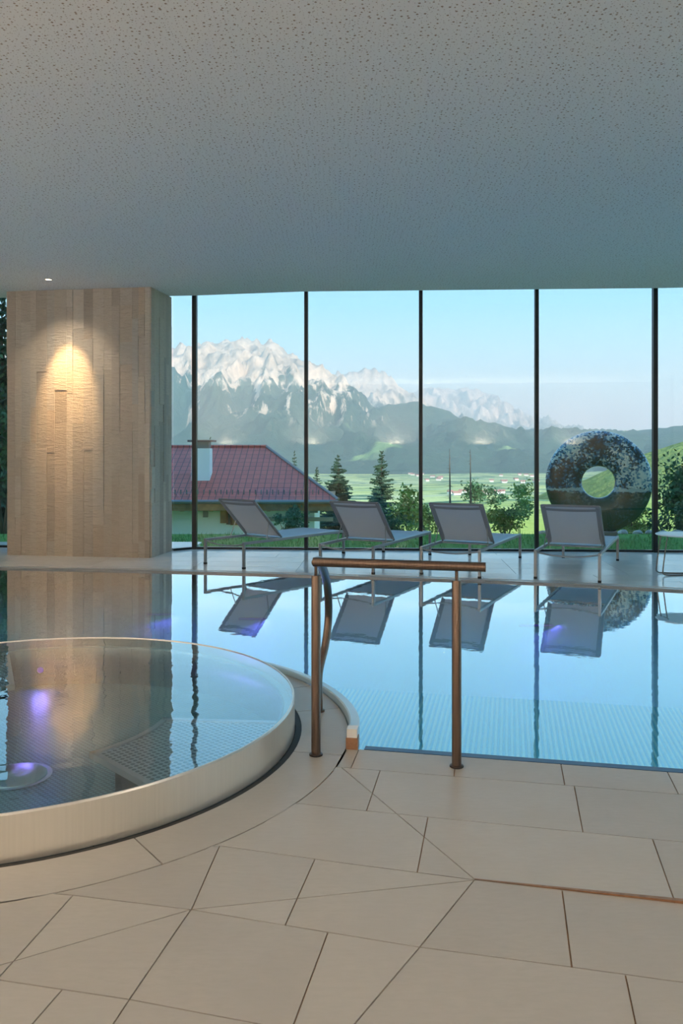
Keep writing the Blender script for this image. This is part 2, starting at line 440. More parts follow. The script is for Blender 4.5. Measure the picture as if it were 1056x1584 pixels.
# curb round the ring, ending in a copper block
cr = empty('pool_curb', (CC[0] + RO, CC[1], 0), label='curved pale steel curb ending in a copper block beside the handrail', cat='curb')
aB = math.atan2(F(545, 1160).y - CC[1], F(545, 1160).x - CC[0])
cm = MB(); na = 110
for i in range(na + 1):                              # the curb rises towards its end block
    a = aB + .035 + (R(188) - aB - .035) * i / na; h = .028 + .066 * math.exp(-(a - aB - .035) / .22)
    for r_, z_ in ((RO + .004, 0), (RC, -.03), (RC, h - .006), (RO + .012, h), (RO + .004, h - .006)): cm.v.append((CC[0] + r_ * math.cos(a), CC[1] + r_ * math.sin(a), z_))
cm.f = [(i * 5 + k, (i + 1) * 5 + k, (i + 1) * 5 + (k + 1) % 5, i * 5 + (k + 1) % 5) for i in range(na) for k in range(5)] + [(4, 3, 2, 1, 0), tuple(na * 5 + k for k in range(5))]
cm.build('curb_wall', m_curb, cr, smooth=True, auto=30, origin=cr.location)
MB().lathe([(RO + .006, .055), (RC, .055), (RC, .096), (RO + .006, .096)], (CC[0], CC[1], 0), 3, aB + .002, aB + .035, close=True).build('end_cap', m_white, cr, origin=cr.location)
MB().lathe([(RO + .002, .001), (RC + .004, .001), (RC + .004, .055), (RO + .002, .055)], (CC[0], CC[1], 0), 3, aB, aB + .035, close=True).build('end_block', m_copper, cr, origin=cr.location)

# ---- deck
deck = MB().prism([(XL, 12.6)] + DECK + [(XR, 10.5), (WB.x + .2, wy(WB.x) + .12), (WA.x - .1, WA.y + .12), (WA.x - .1, 12.6)], -.5, -.008).build('floor_deck', m_deck)
tag(deck, 'pale stone deck between the pool and the window wall', kind='structure')
ud = (WB - WA).normalized(); und = Vector((-ud.y, ud.x))
inner = [(p[0], p[1] + .10) for p in DECK]
big = [(XL, 12.55)] + inner + [(XR, 10.5), (WB.x + .1, wy(WB.x)), (WA.x - .05, WA.y + .05), (WA.x - .05, 12.5)]
polys = [big]
for k in range(1, 10):
    a = WA - und * .42 * k; polys = split(polys, a, a + ud)
fin = []
for p in polys:
    ps = [p]; cy = sum(q[1] for q in p) / len(p); off = (int(cy * 7) % 3) * .4
    for k in range(-6, 8):
        a = WA + ud * (1.25 * k + off); ps = split(ps, a, a + und)
    fin += ps
for p in fin:
    q = inset(p, .0025)
    if len(q) > 2 and abs(area(q)) > .002: MB().prism(q, -.02, 0).build('deck_tile', m_deck, deck)
ed = MB()
for a, c in zip(DECK, DECK[1:]): ed.prism([a, c, (c[0], c[1] + .095), (a[0], a[1] + .095)], -.03, -.003)
tag(ed.build('deck_edge', plain('deck edge stone', (.42, .42, .41), .3)), 'pale stone lip along the far pool edge', 'pool edge')

# ---- ceiling, walls
CE = [(XL, 11.6), (-2.6, 11.35), (-2.0, 11.29), (-.5, 11.0), (4.2, 10.76), (XR, 10.3)]
ce = MB().prism([(XL, YB), (XR, YB)] + CE[::-1], CEIL, CEIL + .12).build('ceiling', m_ceil); tag(ce, 'white perforated plaster ceiling', kind='structure')
tag(MB().prism([(XL - .3, YB - .3), (XR + .3, YB - .3), (XR + .3, 11.5), (WB.x + .2, wy(WB.x) + .35), (WA.x, WA.y + .35), (XL - .3, 12.9)], 3.82, 4.2).build('ceiling_slot', m_wall), 'plaster slab above the ceiling', kind='structure')
tag(MB().box(((XL + XR) / 2, YB - .15, 1.7), (XR - XL + .6, .3, 4.4)).build('wall_back', m_wall), 'plain plaster wall behind the viewer', kind='structure')
tag(MB().box((XL - .15, (YB + 12.8) / 2, 1.2), (.3, 12.8 - YB, 5.4)).build('wall_left', m_wall), 'plain plaster wall on the left', kind='structure')
tag(MB().box((XR + .15, (YB + 11.4) / 2, -.85), (.3, 11.4 - YB, 1.6)).build('wall_right', m_wall), 'low footing under the added glass wall on the right', kind='structure')
tag(MB().prism([(XL - .3, YB - .3), (40, YB - .3), (40, -14), (XL - .3, -14)], -.6, 14).build('wall_sun_block', m_wall), 'unseen wing added behind the pool hall to block the low sun', kind='structure')  # unseen mass added to keep the low sun off the side glass
tag(MB().prism([(XL - .3, YB - .3), (XR + .3, YB - .3), (XR + .3, 11.3), (WA.x, WA.y), (XL - .3, 12.7)], 4.2, 14).build('wall_shade_block', m_wall), 'unseen storeys added above the pool hall to shade the ground outside', kind='structure')  # unseen storeys added so lawn and chalet lie in shade

# ---- window wall
cols = [wx_at(p) for p in (301, 473.5, 650.5, 829.5, 1012.5)]
cols += [cols[-1] + 1.62, cols[-1] + 3.24]
def glass_bay(name, A, B, label, w=.05, mul=True):
    A, B = Vector(A), Vector(B); u = (B - A).normalized(); ang = math.atan2(u.y, u.x); n_ = Vector((-u.y, u.x))
    e = empty(name, (A.x, A.y, 0), 0, label=label, kind='structure'); o_ = (A.x, A.y, 0)
    c = (A + B) / 2; Ln = (B - A).length
    MB().box((c.x, c.y, 1.90), (Ln - w, .012, 3.74), ang).build('pane', m_glass, e, origin=o_)
    MB().box((c.x + n_.x * .01, c.y + n_.y * .01, .014), (Ln - w * .6, .06, .03), ang).build('sill', m_frame, e, origin=o_)
    MB().box((c.x, c.y, 3.79), (Ln - w * .6, .07, .06), ang).build('head_rail', m_frame, e, origin=o_)
    if mul: MB().box((A.x, A.y, 1.9), (w, .09, 3.8), ang, ).build('mullion', m_frame, e, origin=o_, bevel=.003)
    return e
P2 = lambda x: (x, wy(x))
for i in range(len(cols) - 1):
    glass_bay('window_%d' % (i + 1), P2(cols[i]), P2(cols[i + 1]),
              ['tall glass pane in front of the red roofed house', 'tall glass pane in front of the spruce trees', 'tall glass pane in front of the two bare trunks', 'tall glass pane in front of the mosaic ring sculpture', 'tall glass pane at the right edge above the side table', 'tall glass pane beyond the right edge'][i], .062 if i in (0,) else (.05 if i < 4 else .058))
WX = cols[-1]
PF0, PF1 = Vector((-4.43, 11.0)), Vector((-2.47, 10.69))     # pillar front corners
pu = (PF1 - PF0).normalized(); pn = Vector((-pu.y, pu.x)); PD = .74
pb1 = PF1 + pn * PD
glass_bay('window_7', (pb1.x + .01, pb1.y + .02), (cols[0] - .03, WA.y - .01), 'narrow glass pane between the stone pillar and the corner mullion', mul=False)
glass_bay('window_8', (XL, 12.3), ((PF0 + pn * PD).x - .0, (PF0 + pn * PD).y + .02), 'glass pane left of the stone pillar', mul=False)
for k in range(6): glass_bay('window_%d' % (9 + k), (XR, YB + .1 + 2.35 * k), (XR, YB + .1 + 2.35 * (k + 1)), 'unseen glass pane of the right wall, added to let in daylight')  # unseen glazing added on the right to brighten the hall
tag(MB().box(((WX + XR) / 2 + .1, wy(WX) - .15, 1.9), (XR - WX + .3, .3, 3.9)).build('wall_front', m_wall), 'short wall right of the windows', kind='structure')

# ---- pillar of split stone strips
def strip_mat():
    m = M('split travertine'); co = m.coord('Object', (1, 1, 1)); oi = m.n('ObjectInfo')
    rel = m.noise(m.coord('Object', (7, 7, 26)), 1.6, 6, .68); fine = m.noise(m.coord('Object', (30, 30, 70)), 2, 3, .6)
    base = m.ramp(oi.outputs['Random'], [(0, (.62, .54, .45)), (.2, (.68, .60, .50)), (.4, (.56, .46, .37)), (.6, (.75, .67, .57)), (.78, (.48, .41, .34)), (.88, (.60, .57, .52)), (1, (.66, .53, .40))])
    c = m.mix(m.ramp(rel, [(.35, (0, 0, 0)), (.72, (1, 1, 1))]), m.mix(.25, base, (.36, .28, .21)), base)
    h = m.math('MULTIPLY_ADD', fine, .25, rel)
    return m.bsdf(c, .8, bump=h, bstr=.8, bdist=.035)
m_strip = strip_mat()
pl = empty('stone_pillar', (*((PF0 + PF1) / 2 + pn * PD / 2), 0), label='broad pillar clad in split beige stone strips beside the pool', cat='pillar')
PO = pl.location
q = [PF0 + pu * .03 + pn * .03, PF1 - pu * .03 + pn * .03, PF1 - pu * .03 + pn * (PD - .03), PF0 + pu * .03 + pn * (PD - .03)]
MB().prism([tuple(p) for p in q], 0, CEIL - .002).build('core', plain('pillar mortar', (.33, .27, .21), .9), pl, origin=PO)
random.seed(21)
def clad(A, u, n, L, minp):
    s = 0; ang = math.atan2(u.y, u.x)
    while s < L - .001:
        w = random.choice((.085, .11, .13, .15, .17))
        if L - s - w < .06: w = L - s
        z = 0
        while z < CEIL - .01:
            h = random.choice((.28, .5, .8, 1.1, 1.5, .22)) * random.uniform(.8, 1.2)
            if CEIL - z - h < .2: h = CEIL - z
            dp = .045 + random.choice((0, .003, .006, .011))
            c = A + u * (s + w / 2) + n * (.035 - (dp - .045) / 2 + .0 + .0)
            c = A + u * (s + w / 2) - n * ((dp) / 2 - .035)
            MB().box((c.x, c.y, z + h / 2 - .001), (w - .0015, dp, h - .002), ang).build('stone_strip', m_strip, pl, origin=PO)
            z += h
        s += w
clad(PF0, pu, pn, (PF1 - PF0).length, 0)
clad(PF1, pn, -pu, PD, 0)
clad(PF0 + pn * PD, -pn, pu, PD, 0)

# ---- lamps of the room and added fill lights
m_bulb = emit('warm lamp glass', (1, .78, .5), 14)
m_trim = plain('lamp trim', (.5, .5, .5), .3, .9)
def downlight(loc, aim, watts, cone, label, color=(1, .63, .29), blend=.7, group=None, soft=.04, flood=0):
    e = empty('ceiling_downlight', loc, label=label, cat='lamp', group=group)
    MB().lathe([(.038, -.001), (.052, -.001), (.052, -.007), (.044, -.009), (.038, -.004)], n=24, close=True).build('trim_ring', m_trim, e, smooth=True)
    MB().lathe([(.0005, -.003), (.037, -.003)], n=20).build('lens', m_bulb, e)
    ld = bpy.data.lights.new('downlight', 'SPOT'); ld.energy = watts; ld.spot_size = R(cone); ld.spot_blend = blend; ld.color = color; ld.shadow_soft_size = soft
    lo = bpy.data.objects.new('downlight', ld); COL.objects.link(lo); lo.parent = e; lo.location = (0, 0, -.06)
    lo.rotation_euler = (Vector(aim) - Vector(loc)).to_track_quat('-Z', 'Y').to_euler()
    if flood:  # second, wider light added to the fixture to brighten the whole pillar
        l2 = ld.copy(); l2.energy = flood; l2.color = (1, .82, .60); l2.spot_size = R(96); l2.spot_blend = 1; lf = bpy.data.objects.new('downlight', l2); COL.objects.link(lf); lf.parent = e; lf.location = (0, 0, -.06); lf.rotation_euler = (R(18), 0, 0)
DLX, DLY = -3.61, 10.2
downlight((DLX, DLY, CEIL), (DLX + .02, DLY + .46, 2.6), 260, 37, 'small recessed downlight lighting the stone pillar', flood=52)
for i, (x, y) in enumerate(((-4.5, 2.6), (-1.5, 2.6), (1.5, 2.6), (4.5, 2.6), (-4.5, -.6), (-1.5, -.6), (1.5, -.6), (4.5, -.6))):  # unseen downlights added to fill the room with warm light
    downlight((x, y, CEIL), (x, y, 0), 30, 150, 'unseen warm fill downlight added in the ceiling above the viewer', blend=1.0, group='fill downlights added above the viewer', color=(1, .87, .73))

def uplight(loc, rz, watts, label, group, color=(1, .87, .73)):  # unseen wall lights, added to brighten the ceiling
    e = empty('wall_fill_light', loc, rz, label=label, cat='lamp', group=group)
    MB().box((0, 0, 0), (.50, .20, .08)).build('housing', m_trim, e, bevel=.006)
    MB().box((0, 0, .0415), (.46, .16, .003)).build('lens', m_bulb, e)
    ld = bpy.data.lights.new('uplight', 'AREA'); ld.shape = 'RECTANGLE'; ld.size = .45; ld.size_y = .15; ld.energy = watts; ld.color = color
    lo = bpy.data.objects.new('uplight', ld); COL.objects.link(lo); lo.parent = e; lo.location = (0, 0, .05); lo.rotation_euler = (R(180), 0, 0)
for x in (-5.6, -2.8, 0, 2.8, 5.6): uplight((x, YB + .11, 1.5), 0, 120, 'unseen fill uplight added on the wall behind the viewer', 'fill uplights added behind the viewer')
for y in (-2.2, .8, 3.6): uplight((XL + .11, y, 1.5), R(90), 130, 'unseen fill uplight added on the left wall', 'fill uplights added on the left wall')

# ---- whirlpool
tub = empty('whirlpool_tub', (CC[0], CC[1], 0), label='round brushed steel whirlpool tub filled to the rim', cat='whirlpool')
ZR = .165
MB().lathe([(RT, -.004), (RT, ZR - .006), (RT - .006, ZR), (RT - .012, ZR), (RT - .014, ZR - .010), (RT - .014, -.004)], n=128, close=True).build('outer_wall', m_steel, tub, smooth=True, auto=35)
m_rimw = plain('tub ledge', (.36, .52, .60), .35, .3)
MB().lathe([(RT - .0145, .10), (1.315, .10), (1.31, .108), (1.305, .108), (1.30, .10), (1.30, -.125)], n=128).build('inner_wall', m_steel_in, tub, smooth=True, auto=35)
MB().lathe([(RT - .016, .101), (1.316, .101), (1.316, .106), (RT - .016, .106)], n=96, close=True).build('inner_ledge', m_rimw, tub, smooth=True, auto=35)
def dots(name, c, c2, scale, rough=.35, metal=.4):
    m = M(name); vo = m.n('TexVoronoi', voronoi_dimensions='2D'); vo.inputs['Scale'].default_value = scale; vo.inputs['Randomness'].default_value = 0
    t = m.n('TexCoord'); mp = m.n('Mapping'); mp.inputs['Rotation'].default_value = (0, 0, R(45)); m.l(t.outputs['Object'], mp.inputs[0]); m.l(mp.outputs[0], vo.inputs['Vector'])
    f = m.ramp(vo.outputs['Distance'], [(.30, (1, 1, 1)), (.42, (0, 0, 0))])
    return m.bsdf(m.mix(f, c, c2), rough, metal, bump=f, bstr=.5, bdist=.004)
m_tubfloor = dots('studded steel floor', (.03, .15, .18), (.13, .33, .38), 44)
MB().lathe([(.0005, -.125), (1.302, -.125)], n=96).build('tub_floor', m_tubfloor, tub)
dc = F(24, 1198, -.115)
m_radial = M('turned steel'); tg = m_radial.n('Tangent', direction_type='RADIAL', axis='Z'); mm = m_radial.bsdf((.45, .62, .68), .32, 1, aniso=.85); pb = [n for n in m_radial.t.nodes if n.type == 'BSDF_PRINCIPLED'][0]; m_radial.l(tg.outputs[0], pb.inputs['Tangent'])
dr = MB().lathe([(.0005, 0), (.135, 0), (.142, -.004), (.142, -.008), (.165, -.008)], n=48).build('drain_plate', mm, tub, smooth=True, auto=40)
dr.location = (dc.x - CC[0], dc.y - CC[1], -.113)
m_plate = dots('embossed seat plate', (.50, .56, .58), (.12, .17, .19), 36, .3, .6)
m_seatf = plain('seat frame steel', (.55, .55, .56), .3, .8)
def bench(a0, a1, r0=.73):
    zt = .09; r1 = 1.298
    be = MB().lathe([(r0 + .03, zt - .005), (r1, zt - .005), (r1, zt), (r0 + .03, zt)], n=24, a0=R(a0 + 1.6), a1=R(a1 - 1.6), close=True).build('bench_seat', m_plate, tub)
    fr_ = MB().lathe([(r0, zt - .02), (r0 + .03, zt - .02), (r0 + .03, zt + .006), (r0, zt + .006)], n=24, a0=R(a0), a1=R(a1), close=True)
    for a in (a0, a1):
        c_, s_ = math.cos(R(a)), math.sin(R(a)); w = .028 * (1 if a == a0 else -1); P = []
        for z in (zt - .02, zt + .006):
            for r_, o_ in ((r0, 0), (r1, 0), (r1, w), (r0, w)): P.append((r_ * c_ - o_ * s_, r_ * s_ + o_ * c_, z))
        fr_.add(P, [(3, 2, 1, 0), (4, 5, 6, 7), (0, 1, 5, 4), (1, 2, 6, 5), (2, 3, 7, 6), (3, 0, 4, 7)])
    fr_.build('bench_frame', m_seatf, be)
    MB().lathe([(r0 + .12, -.124), (r1, -.124), (r1, zt - .02), (r0 + .12, zt - .02)], n=24, a0=R(a0 + 4), a1=R(a1 - 4), close=True).build('bench_base', plain('bench base steel', (.10, .12, .14), .35, .8), be)
bench(-46, -5)
bench(114, 156, .53)
tw = MB(); tw.lathe([(.0005, ZR - .004), (RT - .0135, ZR - .004)], n=128)
tag(tw.build('whirlpool_water', m_tubwater, origin=None), 'rippled clear water inside the round whirlpool', 'water', kind='stuff').location = (CC[0], CC[1], 0)
m_violet = emit('violet lamp glass', (.28, .10, 1), .6)
def uw_lamp(name, loc, nrm, r, watts, color, label, mat, group):
    e = empty(name, loc, label=label, cat='lamp', group=group); e.rotation_euler = Vector(nrm).to_track_quat('Z', 'Y').to_euler()
    MB().lathe([(r, 0), (r * 1.25, 0), (r * 1.25, .012), (r, .015)], n=24, close=True).build('bezel', m_steel_in, e, smooth=True, auto=40)
    MB().lathe([(.0005, .008), (r, .006)], n=20).build('lens', mat, e)
    ld = bpy.data.lights.new('lamp', 'SPOT'); ld.energy = watts; ld.color = color; ld.shadow_soft_size = .05; ld.spot_size = R(165); ld.spot_blend = .6
    lo = bpy.data.objects.new('lamp', ld); COL.objects.link(lo); lo.parent = e; lo.location = (0, 0, .05); lo.rotation_euler = (R(180), 0, 0)
def bar_lamp(loc, w, watts, label):                  # slim violet light bar in the pool wall
    e = empty('pool_light_bar', loc, label=label, cat='lamp', group='violet light bars in the far pool wall')
    MB().box((0, -.006, 0), (w, .012, .034)).build('housing', m_steel_in, e, bevel=.003)
    MB().box((0, -.0135, 0), (w - .02, .004, .014)).build('lens', m_violet, e)
    ld = bpy.data.lights.new('bar', 'AREA'); ld.shape = 'RECTANGLE'; ld.size = w; ld.size_y = .02; ld.energy = watts; ld.color = (.30, .14, 1)
    lo = bpy.data.objects.new('bar', ld); COL.objects.link(lo); lo.parent = e; lo.location = (0, -.03, 0); lo.rotation_euler = (R(-55), 0, 0)
for k, (px, py, w) in enumerate(((838, 967, .55), (385, 957, .35), (228, 950, .35))):
    p = F(px, 898); x = p.x; y = deck_y(x) - .03; z = CAMZ - (py - HY) * y / FPX
    bar_lamp((x, y, z), w, 6, ['violet underwater light bar below the lounger nearest the sculpture', 'violet underwater light bar below the leftmost lounger', 'violet underwater light bar below the stone pillar'][k])
a = R(105.7); uw_lamp('tub_lamp', (CC[0] + 1.296 * math.cos(a), CC[1] + 1.296 * math.sin(a), -.02), (-math.cos(a), -math.sin(a), 0), .02, 2.5, (.38, .22, 1), 'violet underwater lamp in the far whirlpool wall', m_violet, 'underwater lamps in the whirlpool')
a = R(-84); uw_lamp('tub_lamp', (CC[0] + 1.296 * math.cos(a), CC[1] + 1.296 * math.sin(a), .02), (-math.cos(a), -math.sin(a), 0), .02, 1.5, (.30, .30, 1), 'violet underwater lamp in the near whirlpool wall', m_violet, 'underwater lamps in the whirlpool')
m_pearl = emit('white fill lamp glass', (.7, .9, 1), 3)
for k in range(5):                                   # unseen lamps added on the lowest riser to brighten the basin
    p = stepP(.5 + 1.35 * k, 2.205)
    uw_lamp('pool_fill_lamp', (p.x, p.y, -.95), (un.x, un.y, 0), .05, 10, (.55, .90, 1), 'unseen white fill lamp added in the riser of the lowest pool step', m_pearl, 'added underwater fill lamps')

# ---- handrail
hb0, hb1 = F(488.5, 1168), F(706, 1186)
hr = empty('pool_handrail', hb0, label='bronze tube handrail on two posts beside the pool steps', cat='handrail')
RZ = .893
for k, (p, ax) in enumerate(((hb0, 0), (hb1, 0))):
    MB().lathe([(.001, 0), (.03, 0), (.03, .008), (.0225, .011), (.0215, .011), (.0215, RZ - .068), (.019, RZ - .062), (.001, RZ - .062)], n=24).build('post', m_bronze, hr, smooth=True, auto=35).location = p - hb0
    MB().tube([(0, 0, RZ - .07), (0, 0, RZ - .005)], .0075, 12).build('pin', m_bronze, hr, smooth=True, auto=40).location = p - hb0
    MB().tube([(0, 0, .011), (0, 0, .016)], .031, 24).build('base_ring', m_foot, hr, smooth=True, auto=40).location = p - hb0 - Vector((0, 0, .01))
dv = (hb1 - hb0); Lr = dv.length; dv.normalize()
MB().tube([hb0 - dv * .012 + Vector((0, 0, RZ)), hb0 + dv * (Lr + .128) + Vector((0, 0, RZ))], .0215, 20).build('top_rail', m_bronze, hr, smooth=True, auto=40, origin=hb0)
def bez(pts, n=10):
    P = [Vector(p) for p in pts]; res = []
    for i in range(len(P) - 1):
        p0, p1, p2, p3 = P[max(i - 1, 0)], P[i], P[i + 1], P[min(i + 2, len(P) - 1)]
        for j in range(n):
            t = j / n; res.append(.5 * ((2 * p1) + (p2 - p0) * t + (2 * p0 - 5 * p1 + 4 * p2 - p3) * t * t + (3 * p1 - p0 - 3 * p2 + p3) * t ** 3))
    return res + [P[-1]]
h2 = F(493, 1100)
MB().tube(bez([(hb0.x, hb0.y + .01, RZ - .004), (hb0.x + .012, hb0.y + .22, RZ - .03), (-.080, 4.46, .70), (-.072, 4.62, .50), (-.088, 4.58, .34), (h2.x + .0, h2.y, .20), (h2.x, h2.y, .002)], 10), .0215, 14).build('return_rail', m_bronze, hr, smooth=True, auto=50, origin=hb0)
MB().lathe([(.001, 0), (.032, 0), (.032, .008), (.02, .012)], n=20).build('base_ring', m_bronze, hr, smooth=True, auto=40).location = h2 - hb0

# ---- loungers (local x across, y from head end to foot end)
W_, LL, HH = .70, 1.86, .315
def lounger_parts(root):
    s = .0155
    for sx in (-1, 1):
        x = sx * (W_ / 2 - s)
        MB().box((x, LL / 2, HH - s), (2 * s, LL + 2 * s, 2 * s)).build('side_rail', m_lframe, root, bevel=.003)
        for y in (0, LL):
            l = MB().box((x, y, (HH - 2 * s) / 2 + .01), (2 * s, 2 * s, HH - 2 * s - .02)).build('leg', m_lframe, root, bevel=.003)
            MB().box((x, y, .0125), (2 * s + .002, 2 * s + .002, .024)).build('foot', m_foot, l)
    for y in (0, LL):
        MB().tube([((k / 12 - .5) * (W_ - 2 * s), y, HH - .022 - .038 * (1 - (k / 6 - 1) ** 2)) for k in range(13)], .0085, 8).build('cross_tube', m_lframe, root, smooth=True, auto=50)
    MB().tube([((k / 8 - .5) * (W_ - 4 * s), .66, HH - .02) for k in range(9)], .008, 8).build('cross_tube', m_lframe, root, smooth=True, auto=50)
    # seat sling
    def seat(u, v):
        x = (u - .5) * (W_ - 4 * s); y = .68 + v * (LL - .70); sag = .030 * (1 - (2 * u - 1) ** 2) * (1 - (2 * v - 1) ** 6)
        return (x, y, HH - .004 - sag)
    g = MB().grid(seat, 10, 12); nv = len(g.v); g.add([(p[0], p[1], p[2] - .006) for p in g.v[:nv]], [tuple(nv - 1 - 0 * i if False else i for i in f[::-1]) for f in list(g.f)])
    g.build('seat_sling', m_sling, root, smooth=True, fix=False)
    # backrest
    hy, hz, ty, tz = .67, HH + .005, .20, .785
    d = Vector((0, ty - hy, tz - hz)); Lb = d.length; d.normalize(); nb = Vector((0, d.z, -d.y))
    if nb.y > 0: nb = -nb
    def bp(u, t, off=0):
        return Vector(((u - .5) * (W_ - 5.2 * s), hy, hz)) + d * (t * Lb) + nb * off
    for sx in (0, 1): bk = MB().tube([bp(sx, 0), bp(sx, 1.0)], .0125, 8).build('back_rail', m_lframe, root, smooth=True, auto=50)
    def back(u, v): return bp(u, .03 + v * .97, -.028 * (1 - (2 * u - 1) ** 2) * min(1, 3.2 * v) * (1 - .75 * max(0, (v - .8) / .2)) + .004)
    g = MB().grid(back, 10, 12); nv = len(g.v); f0 = list(g.f); g.add([Vector(p) - nb * .005 for p in g.v[:nv]], [f[::-1] for f in f0])
    g.build('back_sling', m_sling, root, smooth=True, fix=False)
    MB().tube([bp(k / 10, 1.0, -.002) for k in range(11)], .013, 8).build('top_hem', m_hem, bk, smooth=True, auto=50)
    sm = MB()
    sm.grid(lambda u, v: bp(u, .93 - .055 * (1 - (2 * u - 1) ** 2) + (v - .5) * .06, .009 - .016 * (1 - (2 * u - 1) ** 2)), 10, 1)
    sm.build('seam_band', m_hem, bk, fix=False)
    for sx in (0, 1): MB().grid(lambda u, v: bp(sx, .03 + v * .95, .013) + Vector(((.5 - sx) * 2 * (u * .05 - .006), 0, 0)) - nb * (.012 * u), 1, 6).build('edge_hem', m_hem, bk, fix=False)
    for sx in (-1, 1):
        a = bp(.5 + sx * .46, .42, .012); MB().tube([a, (sx * (W_ / 2 - .03), .40, HH - .018)], .006, 6).build('prop_strut', m_lframe, root, smooth=True, auto=50)
def near_legs(px_r, head):                            # right leg of the head end and the heading, in degrees off the view axis
    b = F(*px_r); a = R(-head); return b - Vector((math.cos(a), math.sin(a), 0)) * (W_ / 2 - .016), a
spots = [((377, 880.5), 39, 'leftmost grey sling sun lounger, in front of the red roofed house'),
         ((577, 888.5), 26, 'second grey sling sun lounger, in front of the tall spruce tree'),
         ((741.5, 895), 25.5, 'third grey sling sun lounger, in front of the two bare trunks'),
         ((927, 901.5), 24, 'grey sling sun lounger in front of the blue mosaic ring')]
proto = None
for pl_, pr_, lab in spots:
    mid, ang = near_legs(pl_, pr_)
    if proto is None:
        proto = empty('sun_lounger'); lounger_parts(proto); o = proto
    else: o = copy_tree(proto)
    o.location = mid; o.rotation_euler = (0, 0, ang)
    tag(o, lab, 'sun lounger', 'sun loungers on the deck')

# ---- side table
tl = F(1057, 889)
t = empty('side_table', (tl.x, tl.y, 0), label='small white side table on bent wire legs at the right edge', cat='table')
TH = .455; TR = .30
MB().lathe([(.001, TH - .012), (TR - .006, TH - .012), (TR, TH - .006), (TR - .003, TH), (.001, TH)], n=56).build('table_top', m_white, t, smooth=True, auto=35)
for a in (0, 1):
    y = (-.09, .10)[a]; x0 = .235
    MB().tube(bez([(-x0 + .03, y * 1.0, TH - .014), (-x0 + .012, y, TH - .06), (-x0 - .03, y, .08), (-x0 - .02, y, .02), (-x0 + .05, y, .0075), (0, y * .7, .0075), (x0 - .05, y, .0075), (x0 + .02, y, .02), (x0 + .03, y, .08), (x0 - .012, y, TH - .06), (x0 - .03, y, TH - .014)], 6), .0075, 8).build('wire_leg', m_wire, t, smooth=True, auto=60)
MB().tube([(-.2, -.09, TH - .018), (-.2, .10, TH - .018)], .006, 8).build('cross_wire', m_wire, t, smooth=True, auto=60)

# ------------------------------------------------------------------ outside
def fbm(x, y, s, o=4, seed=0): return noise.fractal(Vector((x * s + seed * 17.3, y * s - seed * 5.1, seed * 3.7)), 1.0, 2.0, o)
PROF = [(10, -.14), (15.2, -.16), (17, -.35), (22, -1.5), (27, -2.6), (40, -4.6), (70, -8.6), (150, -16), (400, -33), (1000, -62), (2000, -86), (3300, -98), (9000, -100)]
def ground_z(x, y):
    for a, b in zip(PROF, PROF[1:]):
        if y <= b[0]:
            k = max(0, (y - a[0]) / (b[0] - a[0])); z = a[1] + (b[1] - a[1]) * k; break
    else: z = -100
    if y > 17: z += fbm(x, y, 1 / (.5 * y + 8), 3, 2) * min(12, (y - 17) * .03)
    if y > 16 and x > 0: z += max(0, x - .30 * y - 3) * .10 * min(1, (y - 16) / 60)
    return z
def field_mat():
    m = M('meadow and fields'); g = m.n('NewGeometry'); 
    vo = m.n('TexVoronoi', voronoi_dimensions='2D'); mp = m.n('Mapping'); mp.inputs['Scale'].default_value = (.0035, .0085, 1); m.l(g.outputs['Position'], mp.inputs[0])
    vo.inputs['Scale'].default_value = 1; m.l(mp.outputs[0], vo.inputs['Vector'])
    sep = m.n('SeparateColor'); m.l(vo.outputs['Color'], sep.inputs[0])
    far = m.ramp(sep.outputs[0], [(0, (.48, .50, .15)), (.25, (.64, .62, .20)), (.45, (.74, .70, .28)), (.6, (.26, .36, .15)), (.75, (.52, .56, .22)), (1, (.64, .60, .32))])
    n1 = m.noise(g.outputs['Position'], .012, 6, .65)
    far = m.mix(m.ramp(n1, [(.50, (0, 0, 0)), (.58, (1, 1, 1))]), far, (.10, .19, .09))
    n2 = m.noise(g.outputs['Position'], .35, 6, .7)
    near = m.ramp(n2, [(.3, (.42, .46, .08)), (.7, (.74, .70, .17))])
    lawn = m.ramp(m.noise(g.outputs['Position'], 6, 5, .7), [(.3, (.045, .16, .03)), (.7, (.12, .30, .06))])
    s2 = m.n('SeparateXYZ'); m.l(g.outputs['Position'], s2.inputs[0])
    k = m.n('MapRange'); k.inputs[1].default_value = 16; k.inputs[2].default_value = 40; m.l(s2.outputs[1], k.inputs[0])
    k2 = m.n('MapRange'); k2.inputs[1].default_value = 300; k2.inputs[2].default_value = 700; m.l(s2.outputs[1], k2.inputs[0])
    c = m.mix(k.outputs[0], lawn, near); c = m.mix(k2.outputs[0], c, far)
    return m.bsdf(c, .95, spec=.1)
gm = MB(); ys = [10 + 1.3 * i for i in range(12)]
while ys[-1] < 9000: ys.append(ys[-1] * 1.075)
nx = 70
for y in ys:
    for i in range(nx + 1):
        x = (i / nx * 2 - 1) * (24 + y * 1.1)
        gm.v.append((x, y, ground_z(x, y)))
for j in range(len(ys) - 1):
    for i in range(nx): gm.f.append((j * (nx + 1) + i, j * (nx + 1) + i + 1, (j + 1) * (nx + 1) + i + 1, (j + 1) * (nx + 1) + i))
tag(gm.build('ground', field_mat(), smooth=True, fix=False), 'lawn, hillside meadow and valley fields outside', kind='structure')
tag(MB().prism([(XR + .3, -4.3), (70, -4.3), (70, 10), (XR + .3, 10)], -.6, -.14).build('ground_side', field_mat()), 'lawn beside the pool hall', kind='structure')
